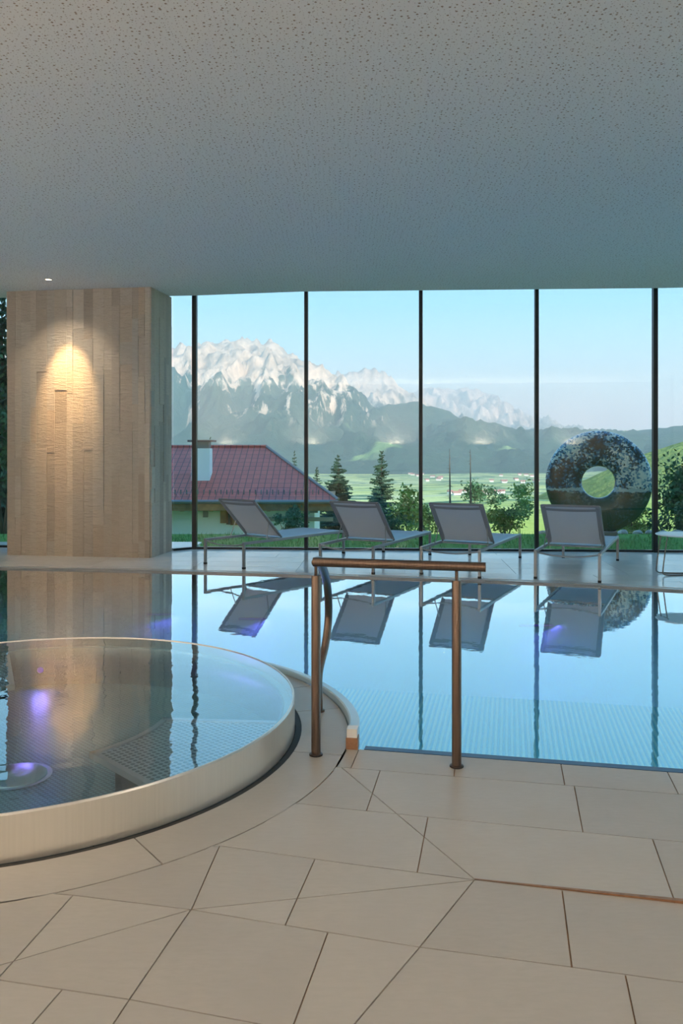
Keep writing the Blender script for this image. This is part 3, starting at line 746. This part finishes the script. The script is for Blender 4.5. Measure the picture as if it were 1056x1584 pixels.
# grass along the window
random.seed(8); gr = MB()
for k in range(9000):
    x = random.uniform(-7, 9); y = random.uniform(wy(min(max(x, -2), 5)) + .25, 15.1)
    if (x < -2 and y < 12.9) or (abs(x - 4.45) < .5 and abs(y - 14.35) < .35): continue
    z = ground_z(x, y); h = random.uniform(.03, .09); a = random.uniform(0, 6.3); w = .006
    gr.add([(x - w * math.cos(a), y - w * math.sin(a), z), (x + w * math.cos(a), y + w * math.sin(a), z), (x + random.uniform(-.03, .03), y + random.uniform(-.03, .03), z + h)], [(0, 1, 2)])
m_grass = plain('grass blades', (.09, .27, .05), .8, nscale=4, namp=.35)
tag(gr.build('grass', m_grass, fix=False), 'short green grass right behind the glass', 'grass', kind='stuff')

# ---- mountains
def mountain_mat(name, lo, hi, forest, rock, jitter, meadow=0):
    m = M(name); g = m.n('NewGeometry'); s2 = m.n('SeparateXYZ'); m.l(g.outputs['Position'], s2.inputs[0])
    mp = m.n('Mapping'); mp.inputs['Scale'].default_value = (1, 1, .35); m.l(g.outputs['Position'], mp.inputs[0])
    n1 = m.noise(mp.outputs[0], .0035, 8, .68); n2 = m.noise(mp.outputs[0], .02, 5, .65)
    mp2 = m.n('Mapping'); mp2.inputs['Rotation'].default_value = (0, R(14), 0); mp2.inputs['Scale'].default_value = (1, .3, .16); m.l(g.outputs['Position'], mp2.inputs[0])
    n4 = m.noise(mp2.outputs[0], .0075, 7, .7); n1 = m.math('MULTIPLY_ADD', n4, .65, m.math('MULTIPLY', n1, .35))
    h = m.math('MULTIPLY_ADD', m.math('SUBTRACT', n1, .5), jitter, s2.outputs[2])
    k = m.n('MapRange'); k.inputs[1].default_value = lo; k.inputs[2].default_value = hi; m.l(h, k.inputs[0])
    fc = m.ramp(n2, [(.3, tuple(c * .6 for c in forest)), (.7, forest)])
    if meadow:
        n3 = m.noise(mp.outputs[0], .0022, 3, .5)
        fc = m.mix(m.ramp(n3, [(.62, (0, 0, 0)), (.66, (1, 1, 1))]), fc, (.30, .42, .14))
    rc = m.ramp(m.math('MULTIPLY_ADD', n4, .6, m.math('MULTIPLY', n2, .4)), [(.38, tuple(c * .42 for c in rock)), (.56, rock)])
    kz = m.n('MapRange'); kz.inputs[1].default_value = lo * .25; kz.inputs[2].default_value = lo * .6; m.l(s2.outputs[2], kz.inputs[0])
    chute = m.math('MULTIPLY', m.ramp(n4, [(.55, (0, 0, 0)), (.59, (1, 1, 1))]), kz.outputs[0])
    return m.bsdf(m.mix(m.math('MAXIMUM', k.outputs[0], chute), fc, rc), .95, spec=.05, bump=n2, bstr=.9, bdist=25)
def interp(pts, x):
    if x <= pts[0][0]: return pts[0][1]
    for a, b in zip(pts, pts[1:]):
        if x <= b[0]: return a[1] + (b[1] - a[1]) * (x - a[0]) / (b[0] - a[0])
    return pts[-1][1]
def range_(name, sky, Yb, Yr, mat, label, nu, nv, amp, seed, shape=1.25, px0=None, px1=None, spur=.0016, jag=1.0):
    px0 = px0 if px0 is not None else sky[0][0]; px1 = px1 if px1 is not None else sky[-1][0]
    def P(u, v):
        px = px0 + (px1 - px0) * u
        if v <= .8:
            w = v / .8; Y = Yb + (Yr - Yb) * w
        else:
            w = 1 - (v - .8) / .2 * 1.0; Y = Yr + (v - .8) / .2 * (Yr - Yb) * .7
        X = (px - CX) / FPX * (Yr if v > .8 else (Yb * .55 + Yr * .45) + (Yr - Yb) * .55 * w)
        zr = CAMZ - (interp(sky, px) - HY) * Yr / FPX; zb = -101
        rid = noise.ridged_multi_fractal(Vector((X * spur + seed, Y * spur * .45, seed)), 1.0, 2.1, 5, 1.0, 2.0) - 1.0
        r2 = noise.ridged_multi_fractal(Vector((X * spur * 4 + seed, Y * spur * 2.2, seed * 2)), 1.0, 2.1, 5, 1.0, 2.0) - 1.0; r3 = noise.ridged_multi_fractal(Vector((X * spur * 8, Y * spur * 5, seed)), 1.0, 2.1, 3, 1.0, 2.0) - 1.0
        env = math.sin(math.pi * min(1, w)) ** .7
        z = zb + (zr - zb) * w ** shape + amp * (rid + (.34 * r2 + .12 * r3) * (.35 + .65 * w)) * env
        edge = max(0, w - .9) / .1
        z += jag * amp * .12 * edge * fbm(X, 0, spur * 8, 4, seed)
        return (X, Y, z)
    o = MB().grid(P, nu, nv).build(name, mat, smooth=True, fix=False)
    return tag(o, label, 'mountain')
rockA = mountain_mat('massif rock', 370, 440, (.055, .11, .075), (.84, .64, .46), 1900)  # warm tint of the sunlight is put into these rock colours
rockB = mountain_mat('peak rock', 380, 480, (.07, .12, .09), (.86, .68, .50), 1300)
rockC = mountain_mat('far peak rock', 240, 380, (.08, .13, .10), (.88, .74, .58), 1000)
woods = mountain_mat('forest slope', 3000, 4000, (.055, .115, .075), (.6, .55, .45), 100, meadow=1)
hillm = mountain_mat('meadow hill', 3000, 4000, (.32, .38, .10), (.5, .5, .3), 10)
range_('mountain', [(-500, 640), (-300, 600), (-100, 560), (60, 545), (180, 550), (266, 541), (290, 536), (302, 533), (330, 530), (350, 532), (364, 530), (372, 526), (380, 531), (395, 535), (406, 533), (415, 528), (423, 527), (432, 538), (450, 546), (465, 556), (480, 562), (492, 570), (500, 574), (520, 588), (545, 606), (590, 640), (680, 690), (760, 715)],
       3150, 6400, rockA, 'rugged mountain massif with pale rock crest above dark forest', 340, 120, 260, 3, jag=2.6)
range_('mountain', [(400, 640), (470, 600), (505, 584), (520, 578), (545, 574), (562, 571), (580, 571.5), (592, 573), (605, 580), (616, 594), (626, 606), (640, 615), (700, 650), (780, 690)],
       6000, 9500, rockB, 'pale rounded peak behind the massif', 160, 70, 260, 7, jag=1.6)
range_('mountain', [(560, 650), (610, 622), (635, 608), (650, 603), (680, 600), (700, 603), (715, 601), (735, 600.5), (750, 608), (770, 618), (790, 633), (810, 642), (830, 648), (845, 655), (865, 667), (900, 680), (960, 690)],
       9000, 13500, rockC, 'farthest pale rocky ridge sloping down to the right', 160, 60, 330, 11)
range_('mountain', [(420, 690), (520, 655), (600, 628), (640, 620), (670, 629), (700, 640), (730, 655), (760, 664), (800, 671), (850, 668), (880, 667), (910, 665), (940, 668), (1000, 690), (1100, 700)],
       3200, 5200, woods, 'dark forested ridge below the far rocky peaks', 180, 60, 130, 15, 1.0)
range_('mountain', [(880, 700), (930, 690), (960, 681), (1000, 667), (1030, 661), (1056, 657), (1150, 640), (1400, 600), (1700, 590)],
       2600, 4600, woods, 'hazy forested hill behind the sculpture', 120, 50, 90, 19, 1.0)
range_('hill', [(800, 800), (840, 778), (870, 763), (900, 745), (960, 718), (1000, 701), (1030, 692), (1056, 683), (1150, 650), (1300, 610), (1600, 580)],
       420, 900, hillm, 'sunlit green meadow hill at the right edge', 90, 40, 14, 23, 1.0).__setitem__('category', 'hill')

# ---- haze over the valley
hz = MB().box((0, 20200, 475), (60000, 39600, 1250)).build('valley_haze', plain('tmp', (1, 1, 1)))
mh = bpy.data.materials.new('haze'); mh.use_nodes = True; mh.node_tree.nodes.clear()
o_ = mh.node_tree.nodes.new('ShaderNodeOutputMaterial'); vsn = mh.node_tree.nodes.new('ShaderNodeVolumeScatter')
vsn.inputs['Color'].default_value = (.76, .96, 1.0, 1); vsn.inputs['Density'].default_value = 1 / 7200; vsn.inputs['Anisotropy'].default_value = 0
mh.node_tree.links.new(vsn.outputs[0], o_.inputs['Volume']); hz.data.materials[0] = mh
tag(hz, 'thin blue haze over the valley and mountains', 'haze', kind='stuff')

# ---- trees
m_spruce = plain('spruce needles', (.035, .085, .045), .85, nscale=1.2, namp=.4)
m_bark = plain('bark', (.10, .075, .055), .9)
m_leaf = plain('leaves', (.20, .29, .06), .7, nscale=1.5, namp=.45)
m_leaf2 = plain('dark leaves', (.045, .12, .05), .75, nscale=1.5, namp=.4)
def spruce(px, ytop, Y, height, spread, label, seed, sparse=1.0):
    rnd = random.Random(seed); top = at(px, ytop, Y); base = Vector((top.x, Y, top.z - height))
    gz = ground_z(top.x, Y); base.z = min(base.z, gz); height = top.z - base.z
    e = empty('spruce_tree', base, label=label, cat='tree', group='spruce trees outside')
    MB().tube([(0, 0, 0), (0, 0, height * .5), (0, 0, height)], [height * .016 + .03, height * .010 + .015, .006], 7).build('trunk', m_bark, e, smooth=True)
    c = MB(); n = int(40 * sparse)
    for i in range(n):
        k = i / (n - 1); z = height * (.12 + .87 * k); Lb = spread * ((1 - k) ** .85) + .05 * spread
        for j in range(11 if k < .8 else 7):
            a = rnd.uniform(0, 6.283); l = Lb * rnd.uniform(.55, 1.1); dr = rnd.uniform(.05, .40) * l * (1.0 - .7 * k) + rnd.uniform(-.012, .012) * height
            ca, sa = math.cos(a), math.sin(a); prev = None; m_ = 5
            for q in range(m_ + 1):
                t = q / m_; r = l * t; zz = z - dr * t + .10 * l * t * t
                wd = .24 * l * (1 - t) * (.4 + .6 * min(1, t * 4)) + .03 * spread
                p = Vector((r * ca, r * sa, zz))
                if prev is not None:
                    sd = Vector((-sa, ca, 0)) * wd; dz = Vector((0, 0, -wd * .75)); o2 = Vector((ca, sa, 0)) * l * .10
                    c.add([prev, p, p + sd + dz + o2, prev + sd * .55 + dz * .4], [(0, 1, 2, 3)]); c.add([prev, p, p - sd + dz + o2, prev - sd * .55 + dz * .4], [(3, 2, 1, 0)])
                    hg = Vector((rnd.uniform(-.05, .05), rnd.uniform(-.05, .05), -wd * rnd.uniform(.7, 1.3) - .03)); c.add([prev, p, p + hg, prev + hg * .6], [(0, 1, 2, 3)])
                prev = p
    c.build('crown', m_spruce, e, fix=False)
spruce(590, 697, 38, 6.4, 1.5, 'tall dark spruce with layered branches right of the house roof', 1)
spruce(523, 703, 36, 6.0, 1.6, 'broad spruce just right of the house roof', 2)
spruce(490, 722, 40, 5.4, 1.0, 'small spruce partly hidden by the roof slope', 3)
spruce(455, 697, 60, 8.0, 1.2, 'spruce top rising behind the roof slope', 4, .8)
spruce(325, 676, 70, 9.0, 1.2, 'spruce top rising behind the chimney', 5, .8)
spruce(3, 455, 21.5, 9.5, 2.4, 'tall spruce at the left edge beside the pillar', 6, 1.2)
spruce(-330, 440, 21, 11.0, 2.4, 'tall spruce beyond the left edge', 7, 1.2)
def leafy(name, px, py, Y, rx, rz, n, leaf, mat, label, seed, cat='shrub', stems=4, group=None):
    rnd = random.Random(seed); c = at(px, py, Y); gz = ground_z(c.x, Y); e = empty(name, (c.x, Y, gz), label=label, cat=cat, group=group)
    cz = c.z - gz; m = MB(); blobs = [(Vector((rnd.gauss(0, .42) * rx, rnd.gauss(0, .3) * rx, cz + rnd.uniform(-.75, .75) * rz)), rnd.uniform(.25, .5)) for _ in range(9)]
    for k in range(n):
        b, s = rnd.choice(blobs); p = b + Vector((rnd.gauss(0, 1) * s * rx * .6, rnd.gauss(0, 1) * s * rx * .6, rnd.gauss(0, 1) * s * rz * .6))
        u = Vector((rnd.uniform(-1, 1), rnd.uniform(-1, 1), rnd.uniform(-1, 1))).normalized(); w = u.cross(Vector((rnd.uniform(-1, 1), rnd.uniform(-1, 1), .3))).normalized(); q = leaf * rnd.uniform(.6, 1.3)
        m.add([p - u * q, p + w * q * .45, p + u * q, p - w * q * .45], [(0, 1, 2, 3)])
    m.build('foliage', mat, e, fix=False)
    sm = MB()
    for k in range(stems):
        b = blobs[k][0]; sm.tube([(rnd.uniform(-.1, .1) * rx, 0, 0), b * .5 + Vector((0, 0, 0)), b], [.03 * rx + .012, .02 * rx + .008, .006], 5)
    sm.build('stem', m_bark, e, smooth=True)
leafy('leafy_bush', 628, 790, 26, .62, .75, 1500, .075, m_leaf, 'loose green bush beside the tall spruce', 31)
leafy('leafy_bush', 600, 812, 20, .5, .25, 700, .05, m_leaf2, 'low dark bush behind the second lounger', 32)
leafy('leafy_bush', 745, 765, 45, 1.0, .6, 1200, .10, m_leaf2, 'dark bush below the right bare trunk', 33)
leafy('leafy_bush', 783, 806, 19, .55, .28, 1500, .05, m_leaf, 'yellow green bush between the third lounger and the next mullion', 34)
leafy('young_tree', 808, 768, 32, .45, .62, 700, .07, m_leaf, 'slender young tree left of the ring sculpture', 35, 'tree', 2)
leafy('leafy_bush', 665, 800, 22, .5, .35, 700, .05, m_leaf, 'light green bush right of the third mullion', 36)
leafy('leafy_bush', 548, 800, 19.5, .5, .35, 900, .05, m_leaf2, 'dark bush behind the second lounger backrest', 37)
leafy('leafy_bush', 455, 806, 25.5, .45, .5, 1300, .06, m_leaf2, 'dark bush at the corner of the house', 38)
leafy('leafy_tree', 1062, 752, 22, .85, 1.1, 3600, .075, m_leaf2, 'large dark green tree at the right edge', 39, 'tree')
leafy('leafy_tree', 1200, 740, 21, 1.2, 1.3, 3000, .08, m_leaf2, 'dark green tree beyond the right edge', 40, 'tree')
leafy('leafy_bush', 975, 800, 18.5, .55, .42, 1500, .05, m_leaf, 'green bush under the right side of the ring sculpture', 41)
leafy('leafy_bush', 1060, 803, 16.6, .5, .40, 1700, .05, m_leaf2, 'dark bush above the side table', 42)
leafy('leafy_bush', 6, 660, 16.5, .45, 1.3, 1400, .08, m_leaf2, 'tall dark bush left of the pillar', 43)
for k, (px, yt, Y) in enumerate(((695, 694, 34), (727, 695, 34))):
    rnd = random.Random(60 + k); top = at(px, yt, Y); gz = ground_z(top.x, Y); h = top.z - gz
    e = empty('bare_trunk', (top.x, Y, gz), label=['left of the two bare thin tree trunks', 'right of the two bare thin tree trunks'][k], cat='tree', group='bare thin trunks')
    MB().tube([(0, 0, 0), (.03, 0, h * .5), (0, 0, h)], [.07, .05, .008], 7).build('trunk', m_bark, e, smooth=True)
    m = MB()
    for j in range(46):
        z = h * rnd.uniform(.35, .99); a = rnd.uniform(0, 6.28); l = rnd.uniform(.15, .5) * (1.2 - z / h)
        m.tube([(0, 0, z), (l * math.cos(a), l * math.sin(a), z - .12 * l)], [.008, .002], 4)
    tag(m.build('twigs', m_bark, e), kind='stuff')

# ---- chalet
def roof_mat():
    m = M('red roof tiles'); b = m.n('TexBrick'); b.inputs['Scale'].default_value = 1; b.inputs['Brick Width'].default_value = .22; b.inputs['Row Height'].default_value = .34; b.inputs['Mortar Size'].default_value = .014
    b.offset = 0; b.inputs['Color1'].default_value = (.60, .11, .085, 1); b.inputs['Color2'].default_value = (.50, .09, .075, 1); b.inputs['Mortar'].default_value = (.13, .035, .04, 1)
    t = m.n('TexCoord'); mp = m.n('Mapping'); mp.inputs['Scale'].default_value = (1, 1.08, 1); m.l(t.outputs['Object'], mp.inputs[0]); m.l(mp.outputs[0], b.inputs['Vector'])
    return m.bsdf(b.outputs[0], .55, bump=b.outputs['Fac'], bstr=-.5, bdist=.02)
m_roof = roof_mat(); m_wood = plain('house timber', (.36, .20, .09), .7, nscale=5, namp=.3); m_plaster = plain('house plaster', (.90, .90, .88), .9); m_metal = plain('gutter zinc', (.20, .21, .22), .4, .7)
EY, RY, BY = 27.0, 31.0, 35.0
er = at(523, 774, EY); rr = at(412, 691.5, RY); zE, zRi = er.z, rr.z; xE, xRr = er.x, rr.x; xL, xRl = -13.6, -10.8
gzh = ground_z(-5, 27) - .9
ch = empty('chalet', (-7, RY, gzh), label='white chalet with a dull red tiled hip roof', cat='house'); co = ch.location
th = .12
rf = MB()
V = [(xL, EY, zE), (xE, EY, zE), (xE - 2.2, BY, zE), (xL, BY, zE), (xRl, RY, zRi), (xRr, RY, zRi)]
rf.add(V + [(p[0], p[1], p[2] - th) for p in V], [(0, 1, 5, 4), (1, 2, 5), (2, 3, 4, 5), (3, 0, 4), (6, 10, 11, 7), (7, 11, 8), (8, 11, 10, 9), (9, 10, 6), (0, 6, 7, 1), (1, 7, 8, 2), (2, 8, 9, 3), (3, 9, 6, 0)])
ro = rf.build('roof', m_roof, ch, origin=co)
for a, b in (((xE, EY, zE), (xRr, RY, zRi)), ((xRl, RY, zRi), (xRr, RY, zRi)), ((xL, EY, zE), (xRl, RY, zRi)), ((xE - 2.2, BY, zE), (xRr, RY, zRi))):
    MB().tube([Vector(a) + Vector((0, 0, .03)), Vector(b) + Vector((0, 0, .03))], .05, 8).build('ridge_cap', m_metal if a[0] == xE else m_roof, ro, origin=co)
slope = (zRi - zE) / (RY - EY); gme = MB().box((0, 0, 0), (.03, .05, .17)).mesh('snow_guard', m_metal)
x = -9.5
while x < xE - .5:
    link('snow_guard', gme, ro, Vector((x, EY + .42, zE + .42 * slope + .06)) - co); x += .19
MB().tube([(xL, EY - .06, zE - .05), (xE, EY - .06, zE - .05)], .07, 8).build('gutter', m_metal, ch, smooth=True, origin=co)
MB().box(((xL + xE) / 2, EY + .12, zE - .24), (xE - xL - .2, .06, .22)).build('fascia', m_wood, ch, origin=co)
MB().box(((xL + xE) / 2, (EY + BY) / 2 + .3, zE - .16), (xE - xL - .3, BY - EY - .4, .08)).build('soffit', m_wood, ch, origin=co)
wl = MB().box(((xL + xE) / 2 - .2, (EY + BY) / 2 + .1, (zE - .2 + gzh) / 2), (xE - xL - 1.2, BY - EY - 1.2, zE - .2 - gzh)).build('wall', m_plaster, ch, origin=co)
WYF = (EY + BY) / 2 + .1 - (BY - EY - 1.2) / 2
def on_wall(px, py0, py1, w, nm, mat, dp=.08):
    a, b = at(px, py0, WYF), at(px, py1, WYF); return MB().box((a.x, WYF - dp / 2, (a.z + b.z) / 2), (w, dp, abs(a.z - b.z))).build(nm, mat, ch, origin=co)
on_wall(347, 789, 809, .26, 'shutter', m_wood); on_wall(365, 794, 812, .36, 'shutter', m_wood)
p = on_wall(355, 792, 811, .20, 'window_pane', plain('house window', (.05, .07, .09), .1))
on_wall(318, 780, 800, .16, 'downpipe', m_metal); on_wall(455, 800, 806, 2.6, 'window_band', plain('band', (.45, .36, .28), .6)); on_wall(480, 786, 793, .5, 'vent_box', m_metal)
for k in range(14):
    x = xL + .8 + k * (xE - xL - 1.2) / 13; MB().box((x, EY + .62, zE - .30), (.12, 1.0, .14)).build('rafter_end', m_wood, ch, origin=co)
cp = at(315, 747, 28.4)
cf = MB().box((cp.x - .1, 28.65, zE + 1.02), (.62, .6, 1.35)).build('chimney', m_plaster, ch, origin=co)
MB().box((cp.x - .1, 28.65, zE + 1.80), (.54, .52, .24)).build('chimney_vent', m_metal, cf, origin=co)
MB().box((cp.x - .1, 28.65, zE + 1.95), (.86, .84, .07)).build('chimney_cap', plain('cap', (.10, .07, .07), .6), cf, origin=co)
MB().box((cp.x - .1, 28.65 - .02, zE + .50), (.72, .68, .10), 0, R(23)).build('chimney_flashing', m_metal, cf, origin=co)

# ---- boulders along the lawn edge
m_rock = plain('boulder stone', (.36, .35, .33), .9, nscale=5, namp=.3)
random.seed(77)
def boulder(x, y, s, lab, grp):
    bm = bmesh.new(); bmesh.ops.create_icosphere(bm, subdivisions=2, radius=1); sd = random.uniform(0, 50)
    for v in bm.verts:
        k = 1 + .35 * noise.noise(v.co * 1.1 + Vector((sd, 0, 0))); v.co = Vector((v.co.x * s * 1.35 * k, v.co.y * s * k, v.co.z * s * .62 * k))
    me = bpy.data.meshes.new('boulder'); bm.to_mesh(me); bm.free(); me.materials.append(m_rock)
    o = link('boulder', me, None, (x, y, ground_z(x, y) + s * .25)); o.rotation_euler = (0, 0, random.uniform(0, 6))
    tag(o, lab, 'rock', grp)
for k in range(12):
    px = 838 + k * 21 + random.uniform(-2, 2); Y = 15.6 + random.uniform(-.2, .3); boulder((px - CX) * Y / FPX, Y, random.uniform(.08, .10), 'grey boulder in the row along the lawn edge right of the fourth mullion', 'boulders along the right lawn edge')
for k in range(5):
    px = 580 + k * 19 + random.uniform(-2, 2); Y = 15.8 + random.uniform(-.2, .3); boulder((px - CX) * Y / FPX, Y, random.uniform(.07, .09), 'grey boulder in the row behind the second lounger', 'boulders behind the second lounger')

# ---- ring sculpture
def mosaic():
    m = M('glass mosaic'); co = m.coord('Object')
    vo = m.n('TexVoronoi'); vo.inputs['Scale'].default_value = 34; m.l(co, vo.inputs['Vector'])
    sep = m.n('SeparateColor'); m.l(vo.outputs['Color'], sep.inputs[0])
    big = m.noise(co, 2.1, 3, .6); s2 = m.n('SeparateXYZ'); m.l(co, s2.inputs[0])
    v = m.math('ADD', m.math('MULTIPLY_ADD', m.math('SUBTRACT', big, .5), 2.7, .04), m.math('MULTIPLY_ADD', sep.outputs[0], .80, m.math('MULTIPLY', s2.outputs[2], .22)))
    c = m.ramp(v, [(.18, (.010, .030, .030)), (.36, (.02, .07, .09)), (.50, (.03, .14, .30)), (.64, (.10, .30, .48)), (.78, (.45, .62, .70)), (1, (.75, .82, .82))])
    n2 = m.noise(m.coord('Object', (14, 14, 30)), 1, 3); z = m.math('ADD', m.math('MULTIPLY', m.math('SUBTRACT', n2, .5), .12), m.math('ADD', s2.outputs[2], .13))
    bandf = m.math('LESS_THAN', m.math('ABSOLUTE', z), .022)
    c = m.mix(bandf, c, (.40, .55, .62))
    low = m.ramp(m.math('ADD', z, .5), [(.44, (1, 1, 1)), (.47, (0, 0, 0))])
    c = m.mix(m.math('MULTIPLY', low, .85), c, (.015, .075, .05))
    ed = m.ramp(vo.outputs['Distance'], [(.5, (0, 0, 0)), (.9, (1, 1, 1))])
    return m.bsdf(c, .16, bump=sep.outputs[1], bstr=.25, bdist=.004, Coat_Weight=.15)
SY = 14.35; scn = at(925, 745.5, SY); RO_, RI_ = 79.3 * SY / FPX, 24.3 * SY / FPX
gz = ground_z(scn.x, SY)
sc_e = empty('ring_sculpture', (scn.x, SY, gz), R(-14), label='large blue mosaic glass ring standing on the lawn', cat='sculpture')
prof = []
for k in range(28):
    a = 2 * math.pi * k / 28; ca, sa = math.cos(a), math.sin(a)
    prof.append(((RO_ + RI_) / 2 + (RO_ - RI_) / 2 * math.copysign(abs(ca) ** .8, ca), .15 * math.copysign(abs(sa) ** .75, sa)))
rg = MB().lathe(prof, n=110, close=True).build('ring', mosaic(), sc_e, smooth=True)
rg.rotation_euler = (R(90), 0, 0); rg.location = (0, 0, scn.z - gz)
for v in rg.data.vertices: v.co = (v.co.x, v.co.z, v.co.y)          # stand upright in its own space
rg.rotation_euler = (0, 0, 0)
rg.data.flip_normals() if False else None
MB().box((0, 0, (scn.z - gz - RO_) / 2 + .02), (.62, .34, scn.z - gz - RO_ + .05)).build('plinth', m_metal, sc_e, bevel=.01)

# ---- village in the valley
m_vr = plain('village roof', (.42, .20, .15), .8); m_vw = plain('village wall', (.80, .77, .72), .9)
hm = MB().box((0, 0, 2.2), (9, 8, 5.2)).mesh('wall', m_vw)
rm = MB().add([(-5.5, -5, 4.5), (5.5, -5, 4.5), (5.5, 5, 4.5), (-5.5, 5, 4.5), (-5.5, 0, 8), (5.5, 0, 8)], [(0, 1, 5, 4), (2, 3, 4, 5), (1, 2, 5), (3, 0, 4), (3, 2, 1, 0)]).mesh('roof', m_vr)
random.seed(5)
vill = [(696, 764, 's'), (706, 766, 's'), (716, 763, 's'), (752, 765, 's'), (776, 763, 's'), (768, 764, 's')] + [(random.uniform(610, 655), random.uniform(729, 738), 'l') for _ in range(9)] + [(random.uniform(760, 830), random.uniform(734, 748), 'r') for _ in range(12)] + [(random.uniform(660, 720), random.uniform(738, 748), 'm') for _ in range(5)] + [(random.uniform(910, 945), random.uniform(752, 765), 'h') for _ in range(3)]
names = {'s': ('pale farmhouse with red roof by the bare trunks', 'farmhouses below the bare trunks'), 'l': ('tiny house in the hamlet right of the tall spruce', 'hamlet right of the tall spruce'), 'r': ('tiny house in the village left of the ring sculpture', 'village left of the ring sculpture'), 'm': ('tiny house in the fields beyond the bare trunks', 'houses in the fields'), 'h': ('tiny house seen through the hole of the ring', 'houses seen through the ring')}
placed = []
for px, py, g in vill:
    Y = 40.0
    while Y < 3300:
        if HY + (CAMZ - ground_z((px - CX) * Y / FPX, Y)) * FPX / Y < py: break
        Y *= 1.02
    X = (px - CX) * Y / FPX
    if any(math.hypot(X - a, Y - b) < 19 for a, b in placed): continue
    placed.append((X, Y))
    e = empty('village_house', (X, Y, ground_z(X, Y) - .5), random.uniform(-.5, .5), names[g][0], 'house', names[g][1])
    s = 1.0 if g != 's' else .8; e.scale = (s * random.uniform(1, 1.6), s, s)
    link('wall', hm, e); link('roof', rm, e)
